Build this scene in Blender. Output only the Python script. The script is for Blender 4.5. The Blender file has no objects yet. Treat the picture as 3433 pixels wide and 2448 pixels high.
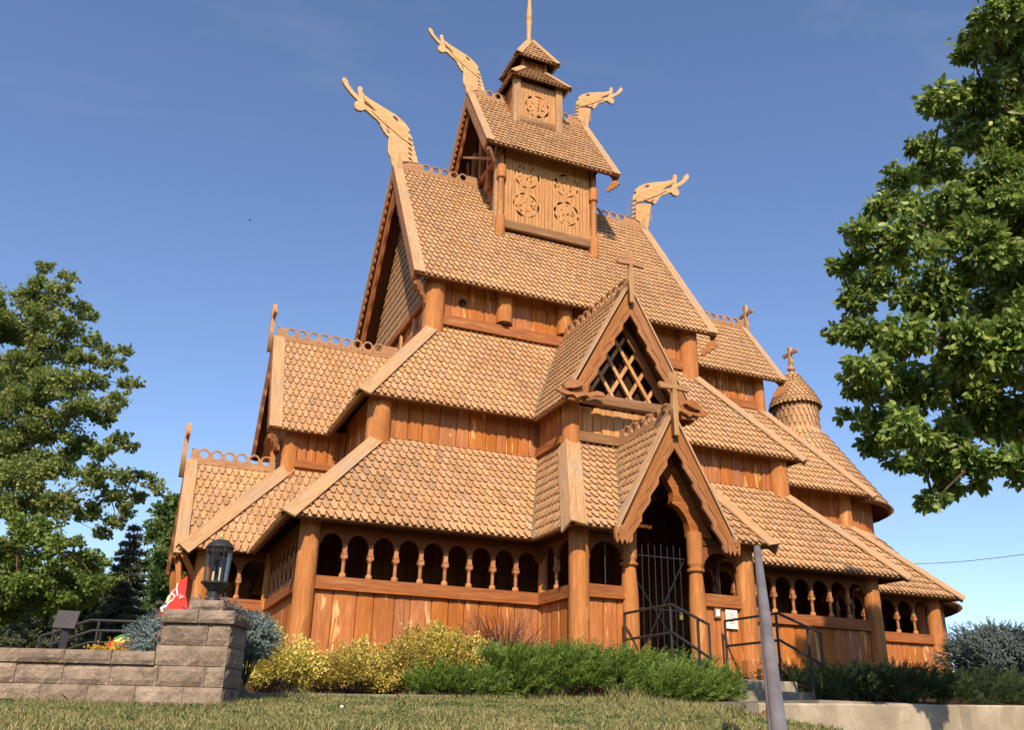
import bpy, bmesh, math, random
import numpy as np
from mathutils import Vector, Matrix, geometry
rnd = random.Random(7)
PI = math.pi
sc = bpy.context.scene
COL = sc.collection

# ------------------------------------------------------------------ camera
CAM = Vector((-8.416, -19.697, -0.795))
YAW, PITCH, ROLL, FPX = math.radians(22.347), math.radians(21.907), math.radians(1.406), 2994.2
fwd = Vector((math.sin(YAW)*math.cos(PITCH), math.cos(YAW)*math.cos(PITCH), math.sin(PITCH)))
rt0 = Vector((math.cos(YAW), -math.sin(YAW), 0)); up0 = rt0.cross(fwd)
rt = rt0*math.cos(ROLL) + up0*math.sin(ROLL); upv = -rt0*math.sin(ROLL) + up0*math.cos(ROLL)
cd = bpy.data.cameras.new('camera'); cam = bpy.data.objects.new('camera', cd); COL.objects.link(cam)
m = Matrix.Identity(4)
for i in range(3):
    m[i][0] = rt[i]; m[i][1] = upv[i]; m[i][2] = -fwd[i]; m[i][3] = CAM[i]
cam.matrix_world = m
cd.sensor_fit = 'HORIZONTAL'; cd.sensor_width = 36.0; cd.lens = FPX/3433*36.0
cd.clip_start = 0.1; cd.clip_end = 3000
sc.camera = cam
FH = Vector((math.sin(YAW), math.cos(YAW), 0))     # horizontal view direction
RH = rt0                                            # horizontal right direction
def L(lat, D, z):                                   # site coordinates: metres to the right, metres ahead, height
    return Vector((CAM.x, CAM.y, 0)) + RH*lat + FH*D + Vector((0, 0, z))

# ------------------------------------------------------------------ sky, sun
SUN = Vector((-0.40, -0.93, 0.80)).normalized()
world = bpy.data.worlds.new('World'); sc.world = world; world.use_nodes = True
wn = world.node_tree.nodes; wl = world.node_tree.links
bg = wn['Background']
sky = wn.new('ShaderNodeTexSky'); sky.sky_type = 'NISHITA'; sky.sun_disc = False
sky.sun_elevation = math.asin(SUN.z); sky.sun_rotation = math.atan2(SUN.x, SUN.y)
sky.air_density = 1.0; sky.dust_density = 0.7; sky.ozone_density = 2.6; sky.altitude = 400
tint = wn.new('ShaderNodeMix'); tint.data_type = 'RGBA'; tint.blend_type = 'MULTIPLY'; tint.inputs[0].default_value = 1.0
tint.inputs[7].default_value = (1.06, 1.07, 1.17, 1)
# faint high cirrus
tcw = wn.new('ShaderNodeTexCoord'); mpw = wn.new('ShaderNodeMapping'); mpw.inputs['Scale'].default_value = (1.2, 3.4, 5.0); mpw.inputs['Rotation'].default_value = (0.3, 0.5, 0.6)
nw_ = wn.new('ShaderNodeTexNoise'); nw_.inputs['Scale'].default_value = 1.4; nw_.inputs['Detail'].default_value = 7; nw_.inputs['Roughness'].default_value = 0.6; nw_.inputs['Distortion'].default_value = 0.7
rw_ = wn.new('ShaderNodeValToRGB'); rw_.color_ramp.elements[0].position = 0.56; rw_.color_ramp.elements[0].color = (0, 0, 0, 1); rw_.color_ramp.elements[1].position = 0.85; rw_.color_ramp.elements[1].color = (0.20, 0.20, 0.20, 1)
cm = wn.new('ShaderNodeMix'); cm.data_type = 'RGBA'; cm.blend_type = 'MIX'; cm.inputs[7].default_value = (3.2, 3.6, 4.1, 1)
wl.new(tcw.outputs['Generated'], mpw.inputs['Vector']); wl.new(mpw.outputs[0], nw_.inputs['Vector']); wl.new(nw_.outputs[0], rw_.inputs[0])
wl.new(sky.outputs[0], tint.inputs[6]); wl.new(rw_.outputs[0], cm.inputs[0]); wl.new(tint.outputs[2], cm.inputs[6]); wl.new(cm.outputs[2], bg.inputs[0])
bg.inputs[1].default_value = 0.116
sd = bpy.data.lights.new('sun', 'SUN'); sd.energy = 4.6; sd.angle = math.radians(0.5); sd.color = (1.0, 0.80, 0.60)
so = bpy.data.objects.new('sun', sd); COL.objects.link(so)
so.rotation_euler = (-SUN).to_track_quat('-Z', 'Y').to_euler(); so.location = (-10, -20, 30)
sc.view_settings.view_transform = 'Standard'; sc.view_settings.look = 'None'
sc.view_settings.exposure = 0.48; sc.view_settings.gamma = 1.0

# ------------------------------------------------------------------ materials
def mat(name, rough=0.75, spec=0.25):
    mt = bpy.data.materials.new(name); mt.use_nodes = True
    b = mt.node_tree.nodes['Principled BSDF']; b.inputs['Roughness'].default_value = rough
    b.inputs['Specular IOR Level'].default_value = spec
    return mt, mt.node_tree.nodes, mt.node_tree.links, b
def ramp(nt, stops):
    r = nt.new('ShaderNodeValToRGB'); e = r.color_ramp.elements
    while len(e) < len(stops): e.new(0.5)
    for q, (pos, c) in zip(e, stops):
        q.position = pos; q.color = (*c, 1) if len(c) == 3 else c
    return r
def noise(nt, lk, vec, scale, detail=4, dist=0.0, rough=0.55):
    n = nt.new('ShaderNodeTexNoise'); n.inputs['Scale'].default_value = scale
    n.inputs['Detail'].default_value = detail; n.inputs['Distortion'].default_value = dist; n.inputs['Roughness'].default_value = rough
    if vec is not None: lk.new(vec, n.inputs['Vector'])
    return n
def mixc(nt, lk, fac, a, b, mode='MIX'):
    mx = nt.new('ShaderNodeMix'); mx.data_type = 'RGBA'; mx.blend_type = mode
    for s, v in ((mx.inputs[0], fac), (mx.inputs[6], a), (mx.inputs[7], b)):
        if hasattr(v, 'is_linked'): lk.new(v, s)
        elif isinstance(v, (int, float)): s.default_value = v
        else: s.default_value = (*v, 1)
    return mx.outputs[2]
def mathn(nt, lk, op, a, b=0.0):
    n = nt.new('ShaderNodeMath'); n.operation = op
    for s, v in ((n.inputs[0], a), (n.inputs[1], b)):
        if hasattr(v, 'is_linked'): lk.new(v, s)
        else: s.default_value = v
    return n.outputs[0]

def wood(name, c0, c1, grain_axis='Z', streak=None, streak_amt=0.5, vary=0.25, gscale=1.0, rough=0.75, bump=0.35, knots=True, weather=None):
    """c0 dark grain, c1 light grain; grain runs along the given axis; each board gets its own tone"""
    mt, nt, lk, b = mat(name, rough, 0.2)
    geo = nt.new('ShaderNodeNewGeometry'); tc = nt.new('ShaderNodeTexCoord')
    isl = geo.outputs['Random Per Island']
    mp = nt.new('ShaderNodeMapping'); s = {'X': (0.5, 7, 7), 'Y': (7, 0.5, 7), 'Z': (7, 7, 0.5)}[grain_axis]
    mp.inputs['Scale'].default_value = tuple(v*gscale for v in s)
    off = nt.new('ShaderNodeVectorMath'); off.operation = 'ADD'
    comb = nt.new('ShaderNodeCombineXYZ')
    k = mathn(nt, lk, 'MULTIPLY', isl, 37.0)
    for i in range(3): lk.new(k, comb.inputs[i])
    lk.new(tc.outputs['Object'], off.inputs[0]); lk.new(comb.outputs[0], off.inputs[1])
    lk.new(off.outputs[0], mp.inputs['Vector'])
    n1 = noise(nt, lk, mp.outputs[0], 2.2, 5, 1.2)
    n2 = noise(nt, lk, mp.outputs[0], 9.0, 3, 0.4)
    r1 = ramp(nt, [(0.3, c0), (0.7, c1)]); lk.new(n1.outputs[0], r1.inputs[0])
    fine = ramp(nt, [(0.35, (0.72, 0.72, 0.72)), (0.65, (1.08, 1.08, 1.08))]); lk.new(n2.outputs[0], fine.inputs[0])
    c = mixc(nt, lk, 0.8, r1.outputs[0], fine.outputs[0], 'MULTIPLY')
    if streak is not None:
        mp2 = nt.new('ShaderNodeMapping'); s2 = {'X': (0.55, 5, 5), 'Y': (5, 0.55, 5), 'Z': (5, 5, 0.8)}[grain_axis]
        mp2.inputs['Scale'].default_value = s2; lk.new(off.outputs[0], mp2.inputs['Vector'])
        n3 = noise(nt, lk, mp2.outputs[0], 1.6, 3, 0.6)
        r3 = ramp(nt, [(0.60, (0, 0, 0)), (0.665, (1, 1, 1))]); lk.new(n3.outputs[0], r3.inputs[0])
        f = mathn(nt, lk, 'MULTIPLY', r3.outputs[0], streak_amt)
        c = mixc(nt, lk, f, c, streak)
    if knots:
        vo = nt.new('ShaderNodeTexVoronoi'); vo.inputs['Scale'].default_value = 1.0
        mp3 = nt.new('ShaderNodeMapping'); s3 = {'X': (1.1, 4, 4), 'Y': (4, 1.1, 4), 'Z': (4, 4, 2.4)}[grain_axis]
        mp3.inputs['Scale'].default_value = s3; lk.new(off.outputs[0], mp3.inputs['Vector']); lk.new(mp3.outputs[0], vo.inputs['Vector'])
        r4 = ramp(nt, [(0.03, (1, 1, 1)), (0.10, (0, 0, 0))]); lk.new(vo.outputs['Distance'], r4.inputs[0])
        c = mixc(nt, lk, mathn(nt, lk, 'MULTIPLY', r4.outputs[0], 0.55), c, tuple(v*0.4 for v in c0))
    if weather is not None:
        n5 = noise(nt, lk, tc.outputs['Object'], 0.9, 4, 0.5)
        r5 = ramp(nt, [(0.45, (0, 0, 0)), (0.72, (1, 1, 1))]); lk.new(n5.outputs[0], r5.inputs[0])
        c = mixc(nt, lk, mathn(nt, lk, 'MULTIPLY', r5.outputs[0], weather[1]), c, weather[0])
    mpc = nt.new('ShaderNodeMapping'); sc3 = {'X': (0.35, 22, 22), 'Y': (22, 0.35, 22), 'Z': (22, 22, 0.35)}[grain_axis]
    mpc.inputs['Scale'].default_value = sc3; lk.new(off.outputs[0], mpc.inputs['Vector'])
    nck = noise(nt, lk, mpc.outputs[0], 1.0, 2, 0.3); rck = ramp(nt, [(0.30, (1, 1, 1)), (0.345, (0, 0, 0))]); lk.new(nck.outputs[0], rck.inputs[0])
    c = mixc(nt, lk, mathn(nt, lk, 'MULTIPLY', rck.outputs[0], 0.38), c, tuple(v*0.3 for v in c0))
    if name == 'cedar_shingle':
        io = mathn(nt, lk, 'GREATER_THAN', mathn(nt, lk, 'FRACT', mathn(nt, lk, 'MULTIPLY', isl, 531.7)), 0.93)
        c = mixc(nt, lk, mathn(nt, lk, 'MULTIPLY', io, 0.5), c, (0.30, 0.19, 0.12))
        n6 = noise(nt, lk, tc.outputs['Object'], 0.35, 3, 0.3); r6 = ramp(nt, [(0.4, (1.06, 1.04, 1.0)), (0.62, (0.90, 0.88, 0.88))]); lk.new(n6.outputs[0], r6.inputs[0]); c = mixc(nt, lk, 1.0, c, r6.outputs[0], 'MULTIPLY')
    hv = nt.new('ShaderNodeHueSaturation'); lk.new(c, hv.inputs['Color'])
    lk.new(mathn(nt, lk, 'ADD', mathn(nt, lk, 'MULTIPLY', isl, vary*2), 1.0-vary), hv.inputs['Value'])
    isl2 = mathn(nt, lk, 'FRACT', mathn(nt, lk, 'MULTIPLY', isl, 91.7))
    lk.new(mathn(nt, lk, 'ADD', mathn(nt, lk, 'MULTIPLY', isl2, 0.14), 0.95), hv.inputs['Saturation'])
    lk.new(hv.outputs[0], b.inputs['Base Color'])
    bp = nt.new('ShaderNodeBump'); bp.inputs['Strength'].default_value = bump; bp.inputs['Distance'].default_value = 0.01
    lk.new(n2.outputs[0], bp.inputs['Height']); lk.new(bp.outputs[0], b.inputs['Normal'])
    return mt
M = {}
M['shingle'] = wood('cedar_shingle', (0.46, 0.275, 0.14), (0.58, 0.365, 0.195), 'Z', (0.61, 0.41, 0.225), 0.3, 0.11, 1.3, 0.8, 0.5, False, ((0.36, 0.225, 0.13), 0.4))
M['edge'] = wood('shingle_edge', (0.15, 0.078, 0.034), (0.24, 0.13, 0.056), 'Z', None, 0, 0.1, 1.3, 0.85, 0.3, False)
M['wall'] = wood('oiled_plank', (0.36, 0.132, 0.043), (0.51, 0.205, 0.07), 'Z', (0.74, 0.46, 0.18), 0.9, 0.10, 0.8, 0.65, 0.35, True, ((0.27, 0.095, 0.035), 0.35))
M['panel'] = wood('light_plank', (0.48, 0.25, 0.10), (0.64, 0.37, 0.165), 'Z', (0.70, 0.47, 0.22), 0.5, 0.12, 1.2, 0.7, 0.3)
M['post'] = wood('post_log', (0.40, 0.165, 0.062), (0.54, 0.255, 0.105), 'Z', (0.66, 0.38, 0.16), 0.55, 0.08, 0.8, 0.7, 0.5, True, ((0.28, 0.12, 0.05), 0.4))
M['beam'] = wood('beam_oak', (0.26, 0.085, 0.028), (0.42, 0.16, 0.05), 'X', (0.52, 0.26, 0.09), 0.4, 0.12, 1.0, 0.65, 0.35)
M['beamy'] = wood('beam_oak_side', (0.26, 0.085, 0.028), (0.42, 0.16, 0.05), 'Y', (0.52, 0.26, 0.09), 0.4, 0.12, 1.0, 0.65, 0.35)
M['greybeam'] = wood('weathered_beam', (0.20, 0.10, 0.045), (0.34, 0.19, 0.09), 'X', (0.45, 0.30, 0.17), 0.4, 0.1, 1.0, 0.75, 0.4)
M['carved'] = wood('carved_board', (0.28, 0.115, 0.044), (0.44, 0.20, 0.08), 'X', (0.48, 0.26, 0.12), 0.4, 0.08, 1.6, 0.7, 0.6, False)
M['cap'] = wood('cap_board', (0.40, 0.24, 0.12), (0.55, 0.355, 0.19), 'X', (0.36, 0.29, 0.21), 0.5, 0.12, 0.9, 0.75, 0.4, True, ((0.33, 0.27, 0.20), 0.5))
M['dragon'] = wood('new_pine', (0.50, 0.31, 0.145), (0.65, 0.43, 0.215), 'X', None, 0, 0.08, 1.2, 0.7, 0.3)
M['crest'] = wood('crest_board', (0.32, 0.16, 0.075), (0.50, 0.29, 0.145), 'X', None, 0, 0.1, 1.2, 0.75, 0.4)
M['cross'] = wood('cross_oak', (0.34, 0.19, 0.09), (0.54, 0.34, 0.18), 'Z', None, 0, 0.1, 1.5, 0.75, 0.4)
M['panel_y'] = wood('carved_panel', (0.42, 0.21, 0.085), (0.58, 0.32, 0.14), 'Y', None, 0, 0.1, 1.2, 0.7, 0.3)
M['cross_y'] = wood('cross_oak_upright', (0.36, 0.20, 0.09), (0.56, 0.34, 0.17), 'Y', None, 0, 0.1, 1.5, 0.75, 0.4)
M['inner'] = wood('shaded_inner_plank', (0.12, 0.042, 0.014), (0.20, 0.072, 0.024), 'Z', None, 0, 0.15, 1.0, 0.8, 0.3)  # wall wood darkened, the gallery's shade is put into the colour
M['arch'] = wood('shaded_arcade_oak', (0.17, 0.06, 0.022), (0.27, 0.105, 0.038), 'X', None, 0, 0.1, 1.0, 0.7, 0.3)  # oiled wood darkened to paint in the shade under the eaves
M['soffit'] = wood('shaded_soffit_board', (0.10, 0.04, 0.016), (0.17, 0.066, 0.024), 'X', None, 0, 0.15, 1.0, 0.8, 0.3)  # extra dark so that underside shade sits in the colour

def plain(name, col, rough=0.6, spec=0.4, metal=0.0, nscale=None, namt=0.25, bump=0.0, col2=None):
    mt, nt, lk, b = mat(name, rough, spec); b.inputs['Metallic'].default_value = metal
    b.inputs['Base Color'].default_value = (*col, 1)
    if nscale:
        tc = nt.new('ShaderNodeTexCoord'); n = noise(nt, lk, tc.outputs['Object'], nscale, 6, 0.3, 0.6)
        c2 = col2 or tuple(v*(1-namt) for v in col)
        r = ramp(nt, [(0.35, c2), (0.65, tuple(min(1, v*(1+namt*0.5)) for v in col))]); lk.new(n.outputs[0], r.inputs[0])
        lk.new(r.outputs[0], b.inputs['Base Color'])
        if bump:
            bp = nt.new('ShaderNodeBump'); bp.inputs['Strength'].default_value = bump; bp.inputs['Distance'].default_value = 0.02
            lk.new(n.outputs[0], bp.inputs['Height']); lk.new(bp.outputs[0], b.inputs['Normal'])
    return mt
M['flash'] = plain('copper_flashing', (0.30, 0.245, 0.15), 0.5, 0.4, 0.35, 5, 0.35, 0.15, (0.2, 0.19, 0.13))
M['iron'] = plain('black_iron', (0.028, 0.028, 0.032), 0.42, 0.5, 0.3, 30, 0.3)
M['blackpaint'] = plain('black_painted_metal', (0.03, 0.030, 0.031), 0.5, 0.35, 0.0, 25, 0.3)
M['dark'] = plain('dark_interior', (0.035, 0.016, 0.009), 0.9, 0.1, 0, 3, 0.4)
M['floor'] = plain('floor_board', (0.07, 0.035, 0.018), 0.8, 0.2, 0, 3, 0.4)
M['pipe'] = plain('galvanised_pipe', (0.21, 0.205, 0.21), 0.5, 0.4, 0.15, 3.1, 0.3, 0.05, (0.155, 0.135, 0.125))
M['paper'] = plain('white_paper', (0.75, 0.74, 0.70), 0.7, 0.2)
M['ink'] = plain('ink', (0.25, 0.25, 0.27), 0.8, 0.1)
M['brass'] = plain('brass', (0.55, 0.42, 0.12), 0.35, 0.5, 0.8)
M['candle'] = plain('candle_sleeve', (0.78, 0.74, 0.58), 0.6, 0.3)
M['bark'] = plain('bark', (0.10, 0.07, 0.05), 0.9, 0.1, 0, 12, 0.5, 0.6)
M['twig'] = plain('red_twig', (0.12, 0.055, 0.045), 0.8, 0.1, 0, 8, 0.3)
M['red'] = plain('red_enamel', (0.72, 0.035, 0.018), 0.35, 0.5)
M['white'] = plain('white_enamel', (0.75, 0.74, 0.72), 0.4, 0.4)
M['yellow'] = plain('yellow_enamel', (0.72, 0.66, 0.12), 0.4, 0.4)
M['blue'] = plain('blue_enamel', (0.10, 0.16, 0.42), 0.4, 0.4)
M['green'] = plain('green_enamel', (0.12, 0.36, 0.12), 0.4, 0.4)
M['wire'] = plain('wire_black', (0.05, 0.05, 0.055), 0.6, 0.3)
M['soil'] = plain('bark_mulch', (0.13, 0.085, 0.05), 0.95, 0.1, 0, 14, 0.6, 0.8)

def mk_glass():
    mt, nt, lk, b = mat('lantern_glass', 0.05, 0.5)
    out = nt['Material Output']; tr = nt.new('ShaderNodeBsdfTransparent'); gl = nt.new('ShaderNodeBsdfGlossy'); gl.inputs['Roughness'].default_value = 0.04
    tr.inputs[0].default_value = (0.93, 0.92, 0.86, 1)
    fr = nt.new('ShaderNodeFresnel'); fr.inputs[0].default_value = 1.5
    mx = nt.new('ShaderNodeMixShader'); f = mathn(nt, lk, 'ADD', mathn(nt, lk, 'MULTIPLY', fr.outputs[0], 0.5), 0.02)
    lk.new(f, mx.inputs[0]); lk.new(tr.outputs[0], mx.inputs[1]); lk.new(gl.outputs[0], mx.inputs[2]); lk.new(mx.outputs[0], out.inputs[0])
    return mt
M['glass'] = mk_glass()

def mk_leaf(name, stops, trans=0.3, rough=0.5, nz=0.6, transcol=(0.35, 0.5, 0.08), spec=0.35):
    mt, nt, lk, b = mat(name, rough, spec)
    geo = nt.new('ShaderNodeNewGeometry'); tc = nt.new('ShaderNodeTexCoord')
    n = noise(nt, lk, tc.outputs['Object'], nz, 3, 0.2)
    f = mathn(nt, lk, 'ADD', mathn(nt, lk, 'MULTIPLY', geo.outputs['Random Per Island'], 0.6), mathn(nt, lk, 'MULTIPLY', n.outputs[0], 0.4))
    r = ramp(nt, stops); lk.new(f, r.inputs[0]); lk.new(r.outputs[0], b.inputs['Base Color'])
    out = nt['Material Output']; tl = nt.new('ShaderNodeBsdfTranslucent')
    c = mixc(nt, lk, 0.5, r.outputs[0], transcol); lk.new(c, tl.inputs[0])
    mx = nt.new('ShaderNodeMixShader'); mx.inputs[0].default_value = trans
    lk.new(b.outputs[0], mx.inputs[1]); lk.new(tl.outputs[0], mx.inputs[2]); lk.new(mx.outputs[0], out.inputs[0])
    return mt
M['leaf_near'] = mk_leaf('glossy_leaf', [(0.15, (0.05, 0.09, 0.02)), (0.4, (0.11, 0.18, 0.035)), (0.65, (0.21, 0.30, 0.06)), (0.88, (0.38, 0.45, 0.13))], 0.25, 0.42)
M['leaf_maple'] = mk_leaf('maple_leaf', [(0.2, (0.11, 0.15, 0.04)), (0.5, (0.21, 0.26, 0.075)), (0.8, (0.36, 0.40, 0.13))], 0.38, 0.55)
M['leaf_bright'] = mk_leaf('bright_leaf', [(0.2, (0.06, 0.10, 0.02)), (0.5, (0.13, 0.20, 0.04)), (0.8, (0.24, 0.32, 0.06))], 0.28, 0.55)
M['leaf_dark'] = mk_leaf('dark_leaf', [(0.2, (0.055, 0.10, 0.03)), (0.5, (0.09, 0.155, 0.045)), (0.8, (0.16, 0.23, 0.065))], 0.2, 0.55)
M['needle_dark'] = mk_leaf('spruce_needle', [(0.2, (0.05, 0.07, 0.038)), (0.6, (0.10, 0.12, 0.065)), (0.85, (0.17, 0.17, 0.10))], 0.1, 0.6)
M['needle_blue'] = mk_leaf('blue_needle', [(0.2, (0.11, 0.16, 0.14)), (0.6, (0.22, 0.31, 0.29)), (0.9, (0.36, 0.46, 0.43))], 0.08, 0.6, 2, (0.3, 0.4, 0.35))
M['needle_grey'] = mk_leaf('grey_needle', [(0.2, (0.06, 0.085, 0.075)), (0.6, (0.14, 0.19, 0.17)), (0.9, (0.27, 0.33, 0.31))], 0.05, 0.6, 2, (0.25, 0.3, 0.25))
M['gold'] = mk_leaf('golden_leaf', [(0.15, (0.26, 0.27, 0.04)), (0.38, (0.58, 0.52, 0.09)), (0.6, (0.74, 0.64, 0.15)), (0.85, (0.85, 0.74, 0.33))], 0.25, 0.55, 2.5, (0.6, 0.55, 0.1))
M['goldb'] = mk_leaf('golden_leaf_bronzed', [(0.15, (0.19, 0.20, 0.03)), (0.38, (0.46, 0.43, 0.06)), (0.6, (0.50, 0.34, 0.10)), (0.85, (0.78, 0.68, 0.22))], 0.25, 0.55, 2.5, (0.6, 0.55, 0.1))
M['juniper'] = mk_leaf('juniper_spray', [(0.2, (0.045, 0.09, 0.015)), (0.55, (0.105, 0.185, 0.025)), (0.85, (0.27, 0.37, 0.065))], 0.15, 0.6, 1.5)
M['juniper_shaded'] = mk_leaf('juniper_spray_shaded', [(0.2, (0.018, 0.038, 0.012)), (0.6, (0.035, 0.065, 0.018)), (0.9, (0.06, 0.085, 0.025))], 0.1, 0.6, 1.5)  # darker copy of the juniper, tree shade painted into its colour
M['orange'] = mk_leaf('orange_flower', [(0.2, (0.38, 0.2, 0.02)), (0.6, (0.65, 0.42, 0.05)), (0.9, (0.7, 0.6, 0.15))], 0.2, 0.6)
M['grass'] = mk_leaf('grass_blade', [(0.25, (0.085, 0.13, 0.033)), (0.46, (0.17, 0.205, 0.06)), (0.58, (0.38, 0.34, 0.145)), (0.85, (0.58, 0.48, 0.25))], 0.2, 0.6, 1.1, (0.35, 0.38, 0.1))
M['clover'] = mk_leaf('weed_leaf', [(0.2, (0.04, 0.08, 0.02)), (0.8, (0.10, 0.16, 0.04))], 0.2, 0.6, 1.1)

def mk_ground():
    mt, nt, lk, b = mat('lawn_ground', 0.95, 0.1)
    tc = nt.new('ShaderNodeTexCoord'); n = noise(nt, lk, tc.outputs['Object'], 1.3, 6, 0.3); n2 = noise(nt, lk, tc.outputs['Object'], 30, 4)
    r = ramp(nt, [(0.35, (0.07, 0.085, 0.025)), (0.52, (0.16, 0.14, 0.055)), (0.7, (0.25, 0.20, 0.09))]); lk.new(n.outputs[0], r.inputs[0])
    c = mixc(nt, lk, 0.5, r.outputs[0], n2.outputs[0], 'MULTIPLY'); lk.new(c, b.inputs['Base Color'])
    return mt
M['ground'] = mk_ground()
def mk_concrete(name, a, c):
    mt, nt, lk, b = mat(name, 0.9, 0.2)
    tc = nt.new('ShaderNodeTexCoord'); n = noise(nt, lk, tc.outputs['Object'], 2.2, 8, 0.4, 0.65); n2 = noise(nt, lk, tc.outputs['Object'], 60, 4, 0, 0.7)
    r = ramp(nt, [(0.3, tuple(v*.78 for v in a)), (0.5, a), (0.7, c)]); lk.new(n.outputs[0], r.inputs[0])
    r2 = ramp(nt, [(0.3, (0.75, 0.75, 0.75)), (0.6, (1.05, 1.05, 1.05))]); lk.new(n2.outputs[0], r2.inputs[0])
    cc = mixc(nt, lk, 0.6, r.outputs[0], r2.outputs[0], 'MULTIPLY')
    vo = nt.new('ShaderNodeTexVoronoi'); vo.inputs['Scale'].default_value = 9; lk.new(tc.outputs['Object'], vo.inputs['Vector'])
    r3 = ramp(nt, [(0.04, (1, 1, 1)), (0.09, (0, 0, 0))]); lk.new(vo.outputs['Distance'], r3.inputs[0])
    cc = mixc(nt, lk, mathn(nt, lk, 'MULTIPLY', r3.outputs[0], 0.4), cc, (0.16, 0.13, 0.09))
    lk.new(cc, b.inputs['Base Color'])
    bp = nt.new('ShaderNodeBump'); bp.inputs['Strength'].default_value = 0.35; bp.inputs['Distance'].default_value = 0.01
    lk.new(n2.outputs[0], bp.inputs['Height']); lk.new(bp.outputs[0], b.inputs['Normal'])
    return mt
M['concrete'] = mk_concrete('concrete', (0.36, 0.31, 0.22), (0.52, 0.46, 0.34))
M['concrete_g'] = mk_concrete('step_concrete', (0.27, 0.24, 0.18), (0.40, 0.36, 0.27))
def mk_block():
    mt, nt, lk, b = mat('split_block', 0.92, 0.15)
    tc = nt.new('ShaderNodeTexCoord'); geo = nt.new('ShaderNodeNewGeometry')
    n = noise(nt, lk, tc.outputs['Object'], 6, 8, 0.5, 0.7); n2 = noise(nt, lk, tc.outputs['Object'], 70, 4, 0, 0.7)
    r = ramp(nt, [(0.3, (0.18, 0.142, 0.108)), (0.52, (0.33, 0.26, 0.195)), (0.75, (0.47, 0.38, 0.29))]); lk.new(n.outputs[0], r.inputs[0])
    vo = nt.new('ShaderNodeTexVoronoi'); vo.inputs['Scale'].default_value = 25; vo.inputs['Randomness'].default_value = 1; lk.new(tc.outputs['Object'], vo.inputs['Vector'])
    rv = ramp(nt, [(0.14, (1, 1, 1)), (0.22, (0, 0, 0))]); lk.new(vo.outputs['Distance'], rv.inputs[0])
    sel = ramp(nt, [(0.66, (0, 0, 0)), (0.68, (1, 1, 1))]); lk.new(vo.outputs['Color'], sel.inputs[0])
    f = mathn(nt, lk, 'MULTIPLY', rv.outputs[0], sel.outputs[0])
    c = mixc(nt, lk, f, r.outputs[0], (0.62, 0.50, 0.30))
    hv = nt.new('ShaderNodeHueSaturation'); lk.new(c, hv.inputs['Color'])
    lk.new(mathn(nt, lk, 'ADD', mathn(nt, lk, 'MULTIPLY', geo.outputs['Random Per Island'], 0.35), 0.82), hv.inputs['Value'])
    lk.new(hv.outputs[0], b.inputs['Base Color'])
    h = mathn(nt, lk, 'ADD', mathn(nt, lk, 'MULTIPLY', n.outputs[0], 1.0), mathn(nt, lk, 'MULTIPLY', n2.outputs[0], 0.35))
    bp = nt.new('ShaderNodeBump'); bp.inputs['Strength'].default_value = 1.0; bp.inputs['Distance'].default_value = 0.05
    lk.new(h, bp.inputs['Height']); lk.new(bp.outputs[0], b.inputs['Normal'])
    return mt
M['block'] = mk_block()
M['rust'] = plain('rust_stain', (0.30, 0.13, 0.06), 0.9, 0.1, 0, 20, 0.5)

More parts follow.
